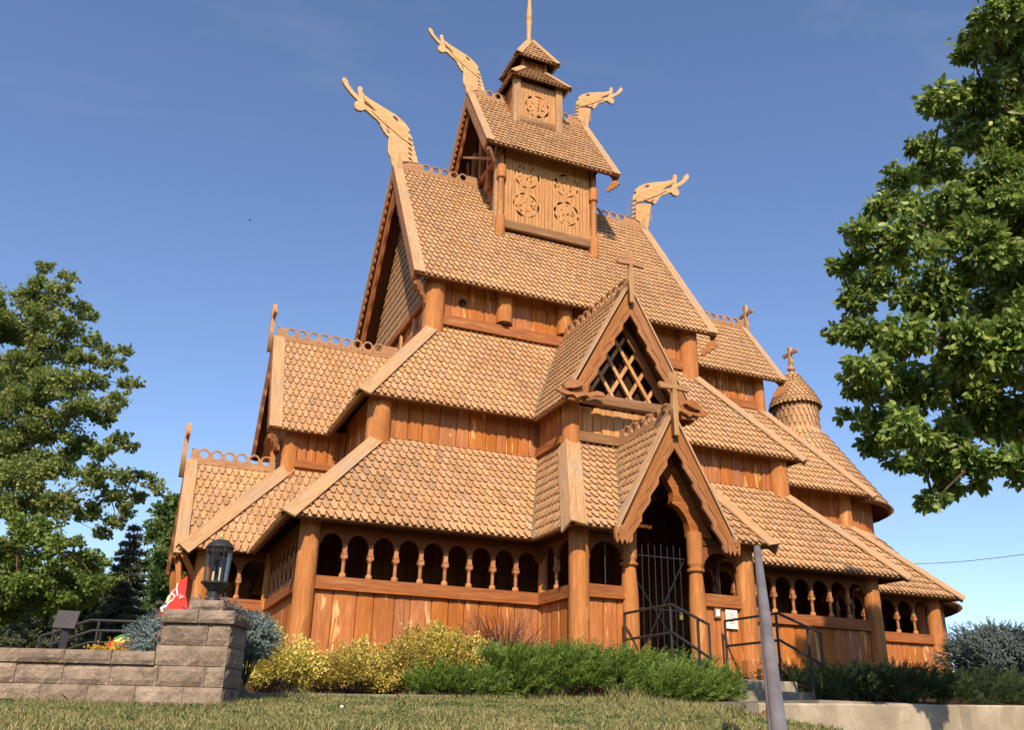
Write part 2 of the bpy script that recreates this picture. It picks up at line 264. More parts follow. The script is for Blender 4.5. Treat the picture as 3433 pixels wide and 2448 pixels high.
# ------------------------------------------------------------------ mesh helpers
class MB:
    def __init__(s): s.v = []; s.f = []; s.e = []
    def add(s, vs, fs):
        b = len(s.v); s.v += [tuple(v) for v in vs]; s.f += [tuple(b+i for i in f) for f in fs]
    def box(s, lo, hi):
        x0, y0, z0 = lo; x1, y1, z1 = hi
        s.add([(x0,y0,z0),(x1,y0,z0),(x1,y1,z0),(x0,y1,z0),(x0,y0,z1),(x1,y0,z1),(x1,y1,z1),(x0,y1,z1)],
              [(3,2,1,0),(4,5,6,7),(0,1,5,4),(1,2,6,5),(2,3,7,6),(3,0,4,7)])
    def obox(s, c, u, v, w, hu, hv, hw):
        c, u, v, w = Vector(c), Vector(u).normalized(), Vector(v).normalized(), Vector(w).normalized()
        P = [c+u*a*hu+v*b*hv+w*d*hw for d in (-1, 1) for a, b in ((-1,-1),(1,-1),(1,1),(-1,1))]
        s.add(P, [(3,2,1,0),(4,5,6,7),(0,1,5,4),(1,2,6,5),(2,3,7,6),(3,0,4,7)])
    def bar(s, a, b, hw, hh, up=(0, 0, 1)):
        a, b = Vector(a), Vector(b); u = (b-a); ln = u.length; u = u/ln; up = Vector(up)
        sd_ = u.cross(up)
        if sd_.length < 1e-4: sd_ = u.cross(Vector((0, 1, 0)))
        sd_.normalize(); n = sd_.cross(u)
        s.obox((a+b)/2, u, sd_, n, ln/2, hw, hh)
    def tube(s, pts, rad, seg=10, cap=True):
        pts = [Vector(p) for p in pts]; n = len(pts)
        if not hasattr(rad, '__len__'): rad = [rad]*n
        ref = None; rings = []
        for i, p in enumerate(pts):
            d = (pts[min(i+1, n-1)] - pts[max(i-1, 0)]).normalized()
            if ref is None:
                ref = d.orthogonal().normalized()
            ref = (ref - d*ref.dot(d)).normalized(); q = d.cross(ref)
            rings.append([p + (ref*math.cos(2*PI*k/seg) + q*math.sin(2*PI*k/seg))*rad[i] for k in range(seg)])
        vs = [v for r_ in rings for v in r_]; fs = []
        for i in range(n-1):
            for k in range(seg):
                fs.append((i*seg+k, i*seg+(k+1) % seg, (i+1)*seg+(k+1) % seg, (i+1)*seg+k))
        if cap: fs += [tuple(range(seg-1, -1, -1)), tuple((n-1)*seg+k for k in range(seg))]
        s.add(vs, fs)
    def lathe(s, c, prof, seg=20, cap=True):
        c = Vector(c); vs = []; fs = []; n = len(prof)
        for r_, z in prof:
            for k in range(seg): vs.append(c+Vector((r_*math.cos(2*PI*k/seg), r_*math.sin(2*PI*k/seg), z)))
        for i in range(n-1):
            for k in range(seg): fs.append((i*seg+k, i*seg+(k+1) % seg, (i+1)*seg+(k+1) % seg, (i+1)*seg+k))
        if cap: fs += [tuple(range(seg-1, -1, -1)), tuple((n-1)*seg+k for k in range(seg))]
        s.add(vs, fs)
    def build(s, name, material, parent=None, smooth=False, bev=0.0, frame=None):
        me = bpy.data.meshes.new(name)
        if frame is not None:
            inv = frame.inverted(); me.from_pydata([inv @ Vector(v) for v in s.v], [], s.f)
        else: me.from_pydata(s.v, [], s.f)
        me.update()
        return link(name, me, material, parent, smooth, bev, frame)
def axes(origin, X, Y):
    X = Vector(X).normalized(); Z = X.cross(Vector(Y)).normalized(); Y = Z.cross(X); O = Vector(origin)
    return Matrix(((X.x, Y.x, Z.x, O.x), (X.y, Y.y, Z.y, O.y), (X.z, Y.z, Z.z, O.z), (0, 0, 0, 1)))
def link(name, me, material, parent=None, smooth=False, bev=0.0, frame=None):
    o = bpy.data.objects.new(name, me); COL.objects.link(o)
    if frame is not None: o.matrix_basis = frame
    if not me.materials: me.materials.append(material)
    if smooth:
        me.polygons.foreach_set('use_smooth', [True]*len(me.polygons))
        try: me.set_sharp_from_angle(angle=math.radians(40))
        except Exception: pass
    if bev:
        md = o.modifiers.new('bevel', 'BEVEL'); md.width = bev; md.segments = 2; md.limit_method = 'ANGLE'; md.angle_limit = math.radians(40)
    if parent is not None: attach(o, parent)
    return o
def world_of(o):
    mw = o.matrix_basis.copy(); q = o
    while q.parent is not None:
        mw = q.parent.matrix_basis @ q.matrix_parent_inverse @ mw if q is o else q.parent.matrix_basis @ q.matrix_parent_inverse @ mw
        q = q.parent
    return mw
def attach(o, parent):
    o.parent = parent; o.matrix_parent_inverse = world_of(parent).inverted()
def tag(o, label, cat, group=None, kind=None):
    if label: o['label'] = label
    if cat: o['category'] = cat
    if group: o['group'] = group
    if kind: o['kind'] = kind
    return o
def thing(name, label, cat, loc, group=None):
    o = bpy.data.objects.new(name, None); COL.objects.link(o); o.location = loc; o.empty_display_size = 0.2
    return tag(o, label, cat, group)
def npmesh(name, V, F, material, parent=None):
    """V (n,3) float array, F (m,k) int array with constant k"""
    me = bpy.data.meshes.new(name); k = F.shape[1]
    me.vertices.add(len(V)); me.vertices.foreach_set('co', np.ascontiguousarray(V, dtype=np.float32).ravel())
    me.loops.add(F.size); me.loops.foreach_set('vertex_index', np.ascontiguousarray(F, dtype=np.int32).ravel())
    me.polygons.add(len(F)); me.polygons.foreach_set('loop_start', np.arange(0, F.size, k, dtype=np.int32))
    try: me.polygons.foreach_set('loop_total', np.full(len(F), k, dtype=np.int32))
    except Exception: pass
    me.update(calc_edges=True)
    return link(name, me, material, parent)

def plate_mesh(loops, thick, origin, U, V, bevel=0.0):
    """2-D outline (first loop) with holes (others), extruded; origin + u*U + v*V"""
    cu = bpy.data.curves.new('tmp', 'CURVE'); cu.dimensions = '2D'; cu.fill_mode = 'BOTH'; cu.extrude = thick/2
    for lp in loops:
        sp = cu.splines.new('POLY'); sp.points.add(len(lp)-1)
        for i, (x, y) in enumerate(lp): sp.points[i].co = (x, y, 0, 1)
        sp.use_cyclic_u = True
    ob = bpy.data.objects.new('tmp', cu)
    me = bpy.data.meshes.new_from_object(ob)
    bpy.data.objects.remove(ob); bpy.data.curves.remove(cu)
    U, V = Vector(U), Vector(V); N = U.cross(V).normalized(); O = Vector(origin)
    mt4 = Matrix(((U.x, V.x, N.x, O.x), (U.y, V.y, N.y, O.y), (U.z, V.z, N.z, O.z), (0, 0, 0, 1)))
    me.transform(mt4)
    if me.materials: me.materials.clear()
    return me
def plate(name, loops, thick, origin, U, V, material, parent=None):
    # kept in its own frame, so the wood grain follows the board
    f = axes(origin, U, V); me = plate_mesh(loops, thick, (0, 0, 0), (1, 0, 0), (0, 1, 0))
    return link(name, me, material, parent, frame=f, bev=0.012 if name in ('dragon_head', 'cheek_board', 'neck_board', 'winged_beast', 'wing') else 0.0)
def into(mb, me):
    mb.add([v.co[:] for v in me.vertices], [tuple(p.vertices) for p in me.polygons])
    bpy.data.meshes.remove(me)

# ------------------------------------------------------------------ shingled slopes
SW, SH, ST = 0.138, 0.212, 0.037
def mark_edges(me, mb, smat='shingle'):
    me.materials.append(M[smat]); me.materials.append(M['edge'])
    mi = np.zeros(len(me.polygons), dtype=np.int32); mi[np.array(mb.e, dtype=int)] = 1; me.polygons.foreach_set('material_index', mi)
def shingle_geo(mb, place, w, h, t, r):
    """one shingle; place(u, v, n) -> world; origin at the tip centre"""
    j = r.uniform(-0.010, 0.010); lift = r.uniform(0.0, 0.008); jw = r.uniform(-0.003, 0.003)
    tw = w*0.21; fw = w*0.492 + jw*0.3
    P = [(-tw, j), (tw, j), (fw, j+h*0.80), (fw, j+h*1.9), (-fw, j+h*1.9), (-fw, j+h*0.80)]
    vs = []
    for k, top in ((0, 0), (1, 1)):
        for (u, v) in P:
            a = 1 - (v-j)/(h*1.9)
            n = a*(0.042+lift) + 0.001 + (t*(0.75+0.25*a) if top else 0)
            vs.append(place(u+jw, v, n))
    k0 = len(mb.f); mb.e += range(k0+2, k0+7)
    mb.add(vs, [(0,1,2,3,4,5)[::-1], (6,7,8,9,10,11), (0,1,7,6), (1,2,8,7), (2,3,9,8), (4,5,11,10), (5,0,6,11)])
def slope(parent, poly, name='shingle_roof', deck=0.05, shingles=True, w=SW, h=SH, seed=1, wrapname=True, smat='shingle'):
    """poly: world points, poly[0]->poly[1] is the eave (left to right seen from outside)"""
    P = [Vector(p) for p in poly]; r = random.Random(seed)
    u = (P[1]-P[0]).normalized(); n = None
    for q in P[2:]:
        nn = u.cross(q-P[0])
        if nn.length > 1e-6: n = nn.normalized(); break
    v = n.cross(u)
    cs = [((q-P[0]).dot(u), (q-P[0]).dot(v)) for q in P]
    umin = min(c[0] for c in cs); umax = max(c[0] for c in cs); vmax = max(c[1] for c in cs)
    mb = MB()
    if shingles:
        rows = int(vmax/h)+2
        h2 = vmax/round(vmax/h)
        for jr in range(-1, rows):
            v0 = jr*h2 - 0.015 if jr >= 0 else 0.0
            if jr == -1:
                for k in range(int(umin/w)-2, int(umax/w)+2):
                    uc = k*w+0.07*w; e_ = 0.004
                    vs = [P[0]+u*(uc+a_)+v*b_+n*c_ for c_ in (0.004, 0.034) for (a_, b_) in ((e_/2, -0.004), (w-e_/2, -0.004), (w-e_/2, h2*0.9), (e_/2, h2*0.9))]
                    mb.add(vs, [(3,2,1,0),(4,5,6,7),(0,1,5,4),(1,2,6,5),(2,3,7,6),(3,0,4,7)])
                continue
            k0 = int(umin/w)-2; k1 = int(umax/w)+2
            for k in range(k0, k1):
                uc = (k + (0.5 if jr % 2 else 0.0))*w
                shingle_geo(mb, lambda a, b, c, uc=uc, v0=v0: P[0]+u*(uc+a)+v*(v0+b)+n*(c+0.004), w, h2, ST, r)
        bm = bmesh.new(); me = bpy.data.meshes.new(name); me.from_pydata(mb.v, [], mb.f); mark_edges(me, mb, smat); bm.from_mesh(me)
        nP = len(P)
        cen = sum(P, Vector())/nP
        for i in range(1, nP):
            a, b = P[i], P[(i+1) % nP]
            if (b-a).length < 1e-5: continue
            pn = (b-a).cross(n).normalized()
            if pn.dot(cen-a) > 0: pn = -pn
            bmesh.ops.bisect_plane(bm, geom=bm.verts[:]+bm.edges[:]+bm.faces[:], plane_co=a, plane_no=pn, clear_outer=True)
        bm.to_mesh(me); bm.free()
        o = link(name, me, M[smat], parent)
    d = MB(); nP = len(P)
    top = [p + n*0.002 for p in P]; bot = [p - n*deck for p in P]
    d.add(top+bot, [tuple(range(nP)), tuple(range(2*nP-1, nP-1, -1))] + [(i+nP, (i+1) % nP+nP, (i+1) % nP, i) for i in range(nP)])
    if shingles:
        d.build('roof_deck', M['soffit'], o); return o, u, v, n
    o = d.build(name, M['shingle'], parent); return o, u, v, n
def hipboard(parent, a, b, nL, nR, w=0.17, t=0.03, material='cap', lift=0.088, ext=0.06):
    """two boards capping a hip from eave a to top b; nL, nR the normals of the slopes either side"""
    a, b = Vector(a), Vector(b); d = (b-a).normalized(); a = a - d*ext
    mb = MB()
    mid = (Vector(nL)+Vector(nR)).normalized(); q_ = max(.3, mid.dot(Vector(nL)))
    for nn, other in ((Vector(nL), Vector(nR)), (Vector(nR), Vector(nL))):
        s = nn.cross(d).normalized()
        if s.dot(other) > 0: s = -s
        lo0, lo1 = a+mid*(lift/q_), b+mid*(lift/q_); hi0, hi1 = a+mid*((lift+t)/q_), b+mid*((lift+t)/q_)
        vs = [lo0, a+nn*lift+s*w, b+nn*lift+s*w, lo1, hi0, a+nn*(lift+t)+s*w, b+nn*(lift+t)+s*w, hi1]
        mb.add(vs, [(0,1,2,3),(7,6,5,4),(0,4,5,1),(1,5,6,2),(2,6,7,3),(3,7,4,0)])
    return mb.build('hip_board', M[material], parent, frame=axes(a, d, mid))
def valley(parent, a, b, nL, nR, w=0.10):
    a, b = Vector(a), Vector(b); d = (b-a).normalized(); a = a - d*0.10
    mb = MB()
    for nn, other in ((Vector(nL), Vector(nR)), (Vector(nR), Vector(nL))):
        s = nn.cross(d).normalized()
        if s.dot(other) < 0: s = -s
        l = 0.082
        mid = (Vector(nL)+Vector(nR)).normalized()
        vs = [a+mid*l, a+d*0.16+s*w*1.1+nn*l, b+s*w*0.9+nn*l, b+mid*l]
        mb.add([*vs, *[x-nn*0.012 for x in vs]], [(0,1,2,3),(7,6,5,4),(0,4,5,1),(1,5,6,2),(2,6,7,3),(3,7,4,0)])
    return mb.build('valley_flashing', M['flash'], parent)
def circ(cx, cy, r, n=16, a0=0.0): return [(cx+r*math.cos(a0+2*PI*i/n), cy+r*math.sin(a0+2*PI*i/n)) for i in range(n)]
def crest(parent, a, b, base=0.10, ro=0.125, ri=0.088, spc=0.262, endsolid=0.30, thick=0.05, start_solid=None, mt='crest'):
    """row of open rings on a board along the ridge from a to b"""
    a, b = Vector(a), Vector(b); Lh = (b-a).length; U = (b-a)/Lh; V = Vector((0, 0, 1))
    ss = endsolid if start_solid is None else start_solid
    n = max(1, int((Lh-ss-endsolid)/spc)); x0 = ss + ((Lh-ss-endsolid)-(n*spc))/2
    top = []; cz = base + ro*0.93
    out = [(0, 0), (Lh, 0), (Lh, cz+ro*0.75), (x0+n*spc, cz+ro*0.75)]
    for i in range(n-1, -1, -1):
        c = x0+(i+0.5)*spc
        for k in range(9):
            an = math.radians(20+140*k/8); out.append((c+ro*1.02*math.cos(an), cz+ro*math.sin(an)))
    out += [(x0, cz+ro*0.75), (0, cz+ro*0.75)]
    holes = [circ(x0+(i+0.5)*spc, cz, ri, 16) for i in range(n)]
    for i in range(1, n):
        cxx = x0+i*spc; holes.append([(cxx-0.02, base*0.86), (cxx+0.02, base*0.86), (cxx, base+0.03)])
    o = plate('ridge_crest', [out]+holes, thick, a, U, V, M[mt], parent)
    mb = MB(); nrm = U.cross(V)
    mb.obox((a+b)/2+Vector((0, 0, -0.02)), U, nrm, V, Lh/2, 0.062, 0.05)
    mb.build('ridge_moulding', M['crest'], o)
    return o
def barge(parent, apex, foot, N, width=0.24, thick=0.05, period=0.30, amp=0.05, step=False, layers=1, tail=0.0, material='carved', cap=0.20, capmat='cap', apexcut=True, foothoriz=False):
    """one raking barge board from apex down to foot; N = outward normal of the gable"""
    apex, foot, N = Vector(apex), Vector(foot), Vector(N).normalized()
    d = foot-apex; Lr = d.length; U = d/Lr; V = U.cross(N).normalized()
    if V.z > 0: V = -V
    objs = []
    base = None
    sl = abs(U.z)/max(1e-3, math.hypot(U.x, U.y)); cut = sl
    for ly in range(layers):
        W = width - ly*0.05
        hcut = 1.0/sl if foothoriz else 0.0
        pts = [(0, 0), (Lr+tail, 0)]
        nst = max(2, int(Lr/period))
        pts.append((Lr+tail-W*hcut, W))
        xs = [Lr*(1-i/(nst*8.0)) for i in range(nst*8+1)]
        for xx in xs:
            ph = (xx/period) % 1.0
            if step: wv = (1.0-ph) if ph > 0.25 else ph/0.25*1.0
            else: wv = abs(math.sin(PI*ph))
            lim = xx*sl if apexcut else 1e9      # keep clear of the twin board at the apex
            yy = W + amp*(wv-0.5)
            if xx < (W+amp)*cut*1.02 or xx > Lr+tail-(W+amp)*hcut: continue
            pts.append((xx, yy))
        pts.append(((W)*cut, W))
        off = N*(thick*(0.5+ly*0.30))
        nm = 'barge_board' if base is None else 'carved_moulding'
        ob_ = plate(nm, [pts], thick*(1.0 if ly == 0 else 0.45), apex+off+N*0.001*ly, U, V, M[material if material != 'wall' else 'beam'], parent if base is None else base)
        base = base or ob_
    if cap:
        mb = MB()
        nn = -V
        mb.obox((apex+foot)/2 + nn*0.06 - N*(cap/2-thick-0.012), U, N, nn, Lr/2+0.02, cap/2, 0.02)
        mb.build('rake_cap', M[capmat], base, frame=axes(apex, U, N))
    return base
def cross(parent, base, axis, h=1.0, arm=0.31, t=0.075, foot=0.26, along=None):
    """wooden finial cross; axis = direction of the arms"""
    b = Vector(base); A = Vector(axis); N = A.cross(Vector((0, 0, 1)))
    mb = MB()
    out = [(-.05, -foot), (.05, -foot), (.05, .22*h), (.072, .27*h), (.05, .30*h), (.062, .34*h), (.048, .38*h), (.035, .66*h), (.075, h), (-.075, h), (-.035, .66*h), (-.048, .38*h), (-.062, .34*h), (-.05, .30*h), (-.072, .27*h), (-.05, .22*h)]
    o = plate('cross', [out], t*1.25, b, A, (0, 0, 1), M['cross_y'], parent)
    zc = 0.70*h
    arms = [(-arm, zc-.055), (-arm, zc+.055), (0, zc+.035), (arm, zc+.055), (arm, zc-.055), (0, zc-.035)]
    plate('cross_arm', [arms], t, b + N*0.012, A, (0, 0, 1), M['crest'], o)
    return o
def planks(parent, a, b, z0, z1, out, material='wall', wmin=0.14, wmax=0.27, thick=0.05, seed=3, name='plank_wall', ztop=None):
    """vertical plank wall from a to b (2-D points), outer face along 'out'; chamfered joints"""
    r = random.Random(seed); a, b = Vector((a[0], a[1], 0)), Vector((b[0], b[1], 0)); Lw = (b-a).length; U = (b-a)/Lw; N = Vector((out[0], out[1], 0)).normalized()
    mb = MB(); x = 0.0
    while x < Lw-1e-3:
        w = r.uniform(wmin, wmax)
        if Lw-x-w < wmin*0.6: w = Lw-x
        g = 0.004; c = 0.014; o = r.uniform(-0.006, 0.006); tz = r.uniform(-0.0, 0.012)
        prof = [(x+g, -thick), (x+w-g, -thick), (x+w-g, -c), (x+w-g-c, o), ((x+w/2), o+0.007), (x+g+c, o), (x+g, -c)]
        zt = (lambda uu: z1) if ztop is None else ztop
        vs = [a+U*p[0]+N*p[1]+Vector((0, 0, z0)) for p in prof] + [a+U*p[0]+N*p[1]+Vector((0, 0, zt(p[0]))) for p in prof]
        k = len(prof)
        mb.add(vs, [tuple(range(k))[::-1], tuple(range(k, 2*k))] + [(i, (i+1) % k, (i+1) % k+k, i+k) for i in range(k)])
        x += w
    q = a - N*(thick+0.004); q2 = b - N*(thick+0.004); dz0 = Vector((0, 0, z0)); 
    zt1 = z1 if ztop is None else None
    if zt1 is not None:
        mb.add([q+dz0, q2+dz0, q2+Vector((0, 0, z1)), q+Vector((0, 0, z1))], [(0, 1, 2, 3)])
    ob = mb.build(name, M[material], parent)
    return ob
def post(parent, x, y, z0, z1, r, name='post', taper=0.06, material='post', base=True, seed=0, lean=(0, 0)):
    mb = MB(); n = 8; rr = random.Random(int(x*100)+int(y*37)+seed)
    pts = []; rad = []
    for i in range(n+1):
        t = i/n; pts.append((x+lean[0]*t, y+lean[1]*t, z0+(z1-z0)*t)); rad.append(r*(1+taper*(1-t))*(1+rr.uniform(-.012, .012)))
    mb.tube(pts, rad, 22)
    o = mb.build(name, M[material], parent, smooth=True)
    return o

# ==================================================================== THE CHURCH
X1t, Y1t, Z1t, X1e, Y1e, Z1e = 4.612, 3.898, 4.106, 6.340, 5.514, 2.168
X2t, Y2t, Z2t, X2e, Y2e, Z2e = 3.283, 2.602, 7.180, 5.044, 4.250, 4.835
X3e, Y3e, Z3e, X3r, Z3r = 3.846, 3.004, 8.197, 3.80, 12.706
X4p, Y4p, Z4b, X4e, Y4e, Z4e, X4r, Z4r = 1.332, 1.404, 10.499, 1.886, 1.839, 12.984, 1.86, 15.751
CX = -0.155
WV, PV, OVS, OVF = 1.113, 1.297, 0.805, 1.822        # south vestibule
WVW, PW, OWS, OWF = 1.005, 1.157, 0.60, 1.832        # west vestibule
WG, WGW, GY, ZGE, ZG = 1.39, 1.378, 0.472, 4.801, 7.312
WP, ZP, ZPB = 1.118, 4.169, 2.011
YG = 5.099; YV = 6.602
church = thing('stave_church', 'many tiered wooden stave church with shingled roofs and dragon heads on the hill', 'church', (0, 0, 0))

def roofpoly(*pts, **kw): return slope(church, pts, **kw)

# ---- tier 1 (gallery roof)
cxl, cxr = CX-WV, CX+WV; vxl, vxr = cxl-OVS, cxr+OVS
VY, VYe = -(Y1t+PV), -(Y1t+PV+OVF)
oA, _, _, nS1 = roofpoly((-X1e, -Y1e, Z1e), (vxl, -Y1e, Z1e), (cxl, -Y1t, Z1t), (-X1t, -Y1t, Z1t), seed=11)
oB, _, _, _ = roofpoly((vxr, -Y1e, Z1e), (X1e, -Y1e, Z1e), (X1t, -Y1t, Z1t), (cxr, -Y1t, Z1t), seed=12)
# vestibule south
oC, _, _, nVL = roofpoly((vxl, -Y1e, Z1e), (vxl, VYe, Z1e), (cxl, VY, Z1t), (cxl, -Y1t, Z1t), seed=13)[:4] if False else slope(church, [(vxl, -Y1e, Z1e), (vxl, VYe, Z1e), (cxl, VY, Z1t), (cxl, -Y1t, Z1t)], seed=13)
pw_ = WP*(ZP-Z1e)/(ZP-ZPB)
oD, _, _, nVF = roofpoly((vxl, VYe, Z1e), (CX-pw_, VYe, Z1e), (CX-0.03, VY, Z1t), (cxl, VY, Z1t), seed=14)
oE, _, _, _ = roofpoly((CX+pw_, VYe, Z1e), (vxr, VYe, Z1e), (cxr, VY, Z1t), (CX+0.03, VY, Z1t), seed=15)
oF, _, _, nVR = roofpoly((vxr, VYe, Z1e), (vxr, -Y1e, Z1e), (cxr, -Y1t, Z1t), (cxr, VY, Z1t), seed=16)
# west side
wX, wXe = -(X1t+PW), -(X1t+PW+OWF)
vyl = WVW+OWS
oG, _, _, nW1 = roofpoly((-X1e, -vyl, Z1e), (-X1e, -Y1e, Z1e), (-X1t, -Y1t, Z1t), (-X1t, -WVW, Z1t), seed=17)
oH, _, _, nWS = roofpoly((wXe, -vyl, Z1e), (-X1e, -vyl, Z1e), (-X1t, -WVW, Z1t), (wX, -WVW, Z1t), seed=18)
oI, _, _, nWF = roofpoly((wXe, vyl, Z1e), (wXe, -vyl, Z1e), (wX, -WVW, Z1t), (wX, WVW, Z1t), seed=19)
slope(church, [(-X1e, vyl, Z1e), (wXe, vyl, Z1e), (wX, WVW, Z1t), (-X1t, WVW, Z1t)], seed=20)
slope(church, [(-X1e, Y1e, Z1e), (-X1e, vyl, Z1e), (-X1t, WVW, Z1t), (-X1t, Y1t, Z1t)], seed=21)
slope(church, [(X1e, Y1e, Z1e), (-X1e, Y1e, Z1e), (-X1t, Y1t, Z1t), (X1t, Y1t, Z1t)], seed=22, shingles=False)
oJ, _, _, nE1 = slope(church, [(X1e, -Y1e, Z1e), (X1e, Y1e, Z1e), (X1t, Y1t, Z1t), (X1t, -Y1t, Z1t)], seed=23)
hipboard(oA, (-X1e, -Y1e, Z1e), (-X1t, -Y1t, Z1t), nS1, nW1)
hipboard(oB, (X1e, -Y1e, Z1e), (X1t, -Y1t, Z1t), nS1, nE1)
hipboard(oD, (vxl, VYe, Z1e), (cxl, VY, Z1t), nVL, nVF, w=0.19)
hipboard(oE, (vxr, VYe, Z1e), (cxr, VY, Z1t), nVR, nVF, w=0.17)
hipboard(oH, (wXe, -vyl, Z1e), (wX, -WVW, Z1t), nWS, nWF)
valley(oA, (vxl, -Y1e, Z1e), (cxl, -Y1t, Z1t), nS1, nVL, 0.085)
valley(oE, (vxr, -Y1e, Z1e), (cxr, -Y1t, Z1t), nS1, nVR, 0.085)
valley(oG, (-X1e, -vyl, Z1e), (-X1t, -WVW, Z1t), nW1, nWS, 0.085)

# ---- tier 2 (aisle roof)
YG2 = -(Y1t+PV+GY)
def gable_x(z): return WG*(ZG-z)/(ZG-ZGE)
vt = gable_x(Z2t)
oK, _, _, nS2 = roofpoly((-X2e, -Y2e, Z2e), (CX-WG, -Y2e, Z2e), (CX-vt, -Y2t, Z2t), (-X2t, -Y2t, Z2t), seed=31)
oL, _, _, _ = roofpoly((CX+WG, -Y2e, Z2e), (X2e, -Y2e, Z2e), (X2t, -Y2t, Z2t), (CX+vt, -Y2t, Z2t), seed=32)
vtw = WGW*(ZG-Z2t)/(ZG-ZGE)
oM_, _, _, nW2 = roofpoly((-X2e, -WGW, Z2e), (-X2e, -Y2e, Z2e), (-X2t, -Y2t, Z2t), (-X2t, -vtw, Z2t), seed=33)
slope(church, [(-X2e, Y2e, Z2e), (-X2e, WGW, Z2e), (-X2t, vtw, Z2t), (-X2t, Y2t, Z2t)], seed=34)
slope(church, [(X2e, Y2e, Z2e), (-X2e, Y2e, Z2e), (-X2t, Y2t, Z2t), (X2t, Y2t, Z2t)], seed=35, shingles=False)
oN, _, _, nE2 = slope(church, [(X2e, -Y2e, Z2e), (X2e, Y2e, Z2e), (X2t, Y2t, Z2t), (X2t, -Y2t, Z2t)], seed=36)
hipboard(oK, (-X2e, -Y2e, Z2e), (-X2t, -Y2t, Z2t), nS2, nW2)
hipboard(oL, (X2e, -Y2e, Z2e), (X2t, -Y2t, Z2t), nS2, nE2)
# ---- south dormer roof
oO, _, _, nDL = slope(church, [(CX-WG, -Y2e, ZGE), (CX-WG, YG2, ZGE), (CX, YG2, ZG), (CX, -Y2t+0.01, ZG), (CX-vt, -Y2t, Z2t)], seed=41)
oP, _, _, nDR = slope(church, [(CX+WG, YG2, ZGE), (CX+WG, -Y2e, ZGE), (CX+vt, -Y2t, Z2t), (CX, -Y2t+0.01, ZG), (CX, YG2, ZG)], seed=42)
valley(oO, (CX-WG, -Y2e, Z2e), (CX-vt, -Y2t, Z2t), nS2, nDL, 0.085)
valley(oP, (CX+WG, -Y2e, Z2e), (CX+vt, -Y2t, Z2t), nS2, nDR, 0.085)
crest(oO, (CX, -Y2t-0.02, ZG+0.03), (CX, YG2+0.02, ZG+0.03), base=0.12, endsolid=0.08, start_solid=0.22)
for s in (-1, 1):
    barge(oO if s < 0 else oP, (CX, YG2, ZG+0.06), (CX+s*WG, YG2, ZGE+0.02), (0, -1, 0), 0.265, 0.05, 0.40, 0.06, True, 3, 0.02, cap=0.22, foothoriz=True)
cross(oO, (CX-0.02, YG2-0.13, ZG-0.02), (1, 0, 0), 0.88, 0.30)
# ---- west dormer roof
XG2 = -(X1t+PW+0.483)
oQ, _, _, nQ = slope(church, [(XG2, -WGW, ZGE), (-X2e, -WGW, ZGE), (-X2t, -vtw, Z2t), (-X2t-0.01, 0, ZG), (XG2, 0, ZG)], seed=43)
oR, _, _, _ = slope(church, [(-X2e, WGW, ZGE), (XG2, WGW, ZGE), (XG2, 0, ZG), (-X2t-0.01, 0, ZG), (-X2t, vtw, Z2t)], seed=44)
valley(oQ, (-X2e, -WGW, Z2e), (-X2t, -vtw, Z2t), nW2, nQ, 0.085)
crest(oQ, (XG2+0.02, 0, ZG+0.03), (-X2t, 0, ZG+0.03), base=0.12, endsolid=0.30, start_solid=0.06)
for s in (-1, 1):
    barge(oQ if s < 0 else oR, (XG2, 0, ZG+0.06), (XG2, s*WGW, ZGE+0.02), (-1, 0, 0), 0.26, 0.05, 0.40, 0.06, True, 3, 0.02, cap=0.26, foothoriz=True)
cross(oQ, (XG2-0.12, 0, ZG-0.02), (0, 1, 0), 0.92, 0.30)
# ---- south porch roof
YP = -(Y1t+PV+OVF-0.092)
YPo = YP-0.10
oS, _, _, nPL = slope(church, [(CX-pw_, VYe+0.0, Z1e), (CX-pw_*1.0, YPo, Z1e), (CX, YPo, ZP), (CX, VY, ZP), (CX-0.03, VY, Z1t)], seed=45)
oT, _, _, nPR = slope(church, [(CX+pw_, YPo, Z1e), (CX+pw_, VYe, Z1e), (CX+0.03, VY, Z1t), (CX, VY, ZP), (CX, YPo, ZP)], seed=46)
valley(oS, (CX-pw_, VYe, Z1e), (CX-0.03, VY, Z1t), nVF, nPL, 0.085)
valley(oT, (CX+pw_, VYe, Z1e), (CX+0.03, VY, Z1t), nVF, nPR, 0.085)
crest(oS, (CX, VY+0.0, ZP+0.03), (CX, YPo+0.02, ZP+0.03), base=0.12, endsolid=0.06, start_solid=0.12)
for s in (-1, 1):
    bo = barge(oS if s < 0 else oT, (CX, YPo, ZP+0.06), (CX+s*WP, YPo, ZPB+0.12), (0, -1, 0), 0.25, 0.05, 0.38, 0.06, True, 3, 0.06, cap=0.20)
    # toothed foot with diamond openings
    d = Vector((CX+s*WP, 0, ZPB+0.12))-Vector((CX, 0, ZP+0.06)); d.normalize()
    mb = MB()
    out = [(-.12, .12), (.12, .12), (.12, -.06), (.09, -.14), (.045, -.05), (0, -.15), (-.045, -.05), (-.09, -.14), (-.12, -.06)]
    holes = [[(x, .0+.045), (x+.022, .0), (x, -.045), (x-.022, .0)] for x in (-.06, .0, .06)]
    link('barge_foot', plate_mesh([out]+holes, 0.06, (CX+s*(WP-0.03), YPo-0.045, ZPB+0.06), (1, 0, 0), (0, 0, 1)), M['carved'], bo)
cross(oS, (CX-0.02, YPo-0.13, ZP-0.02), (1, 0, 0), 0.90, 0.30)
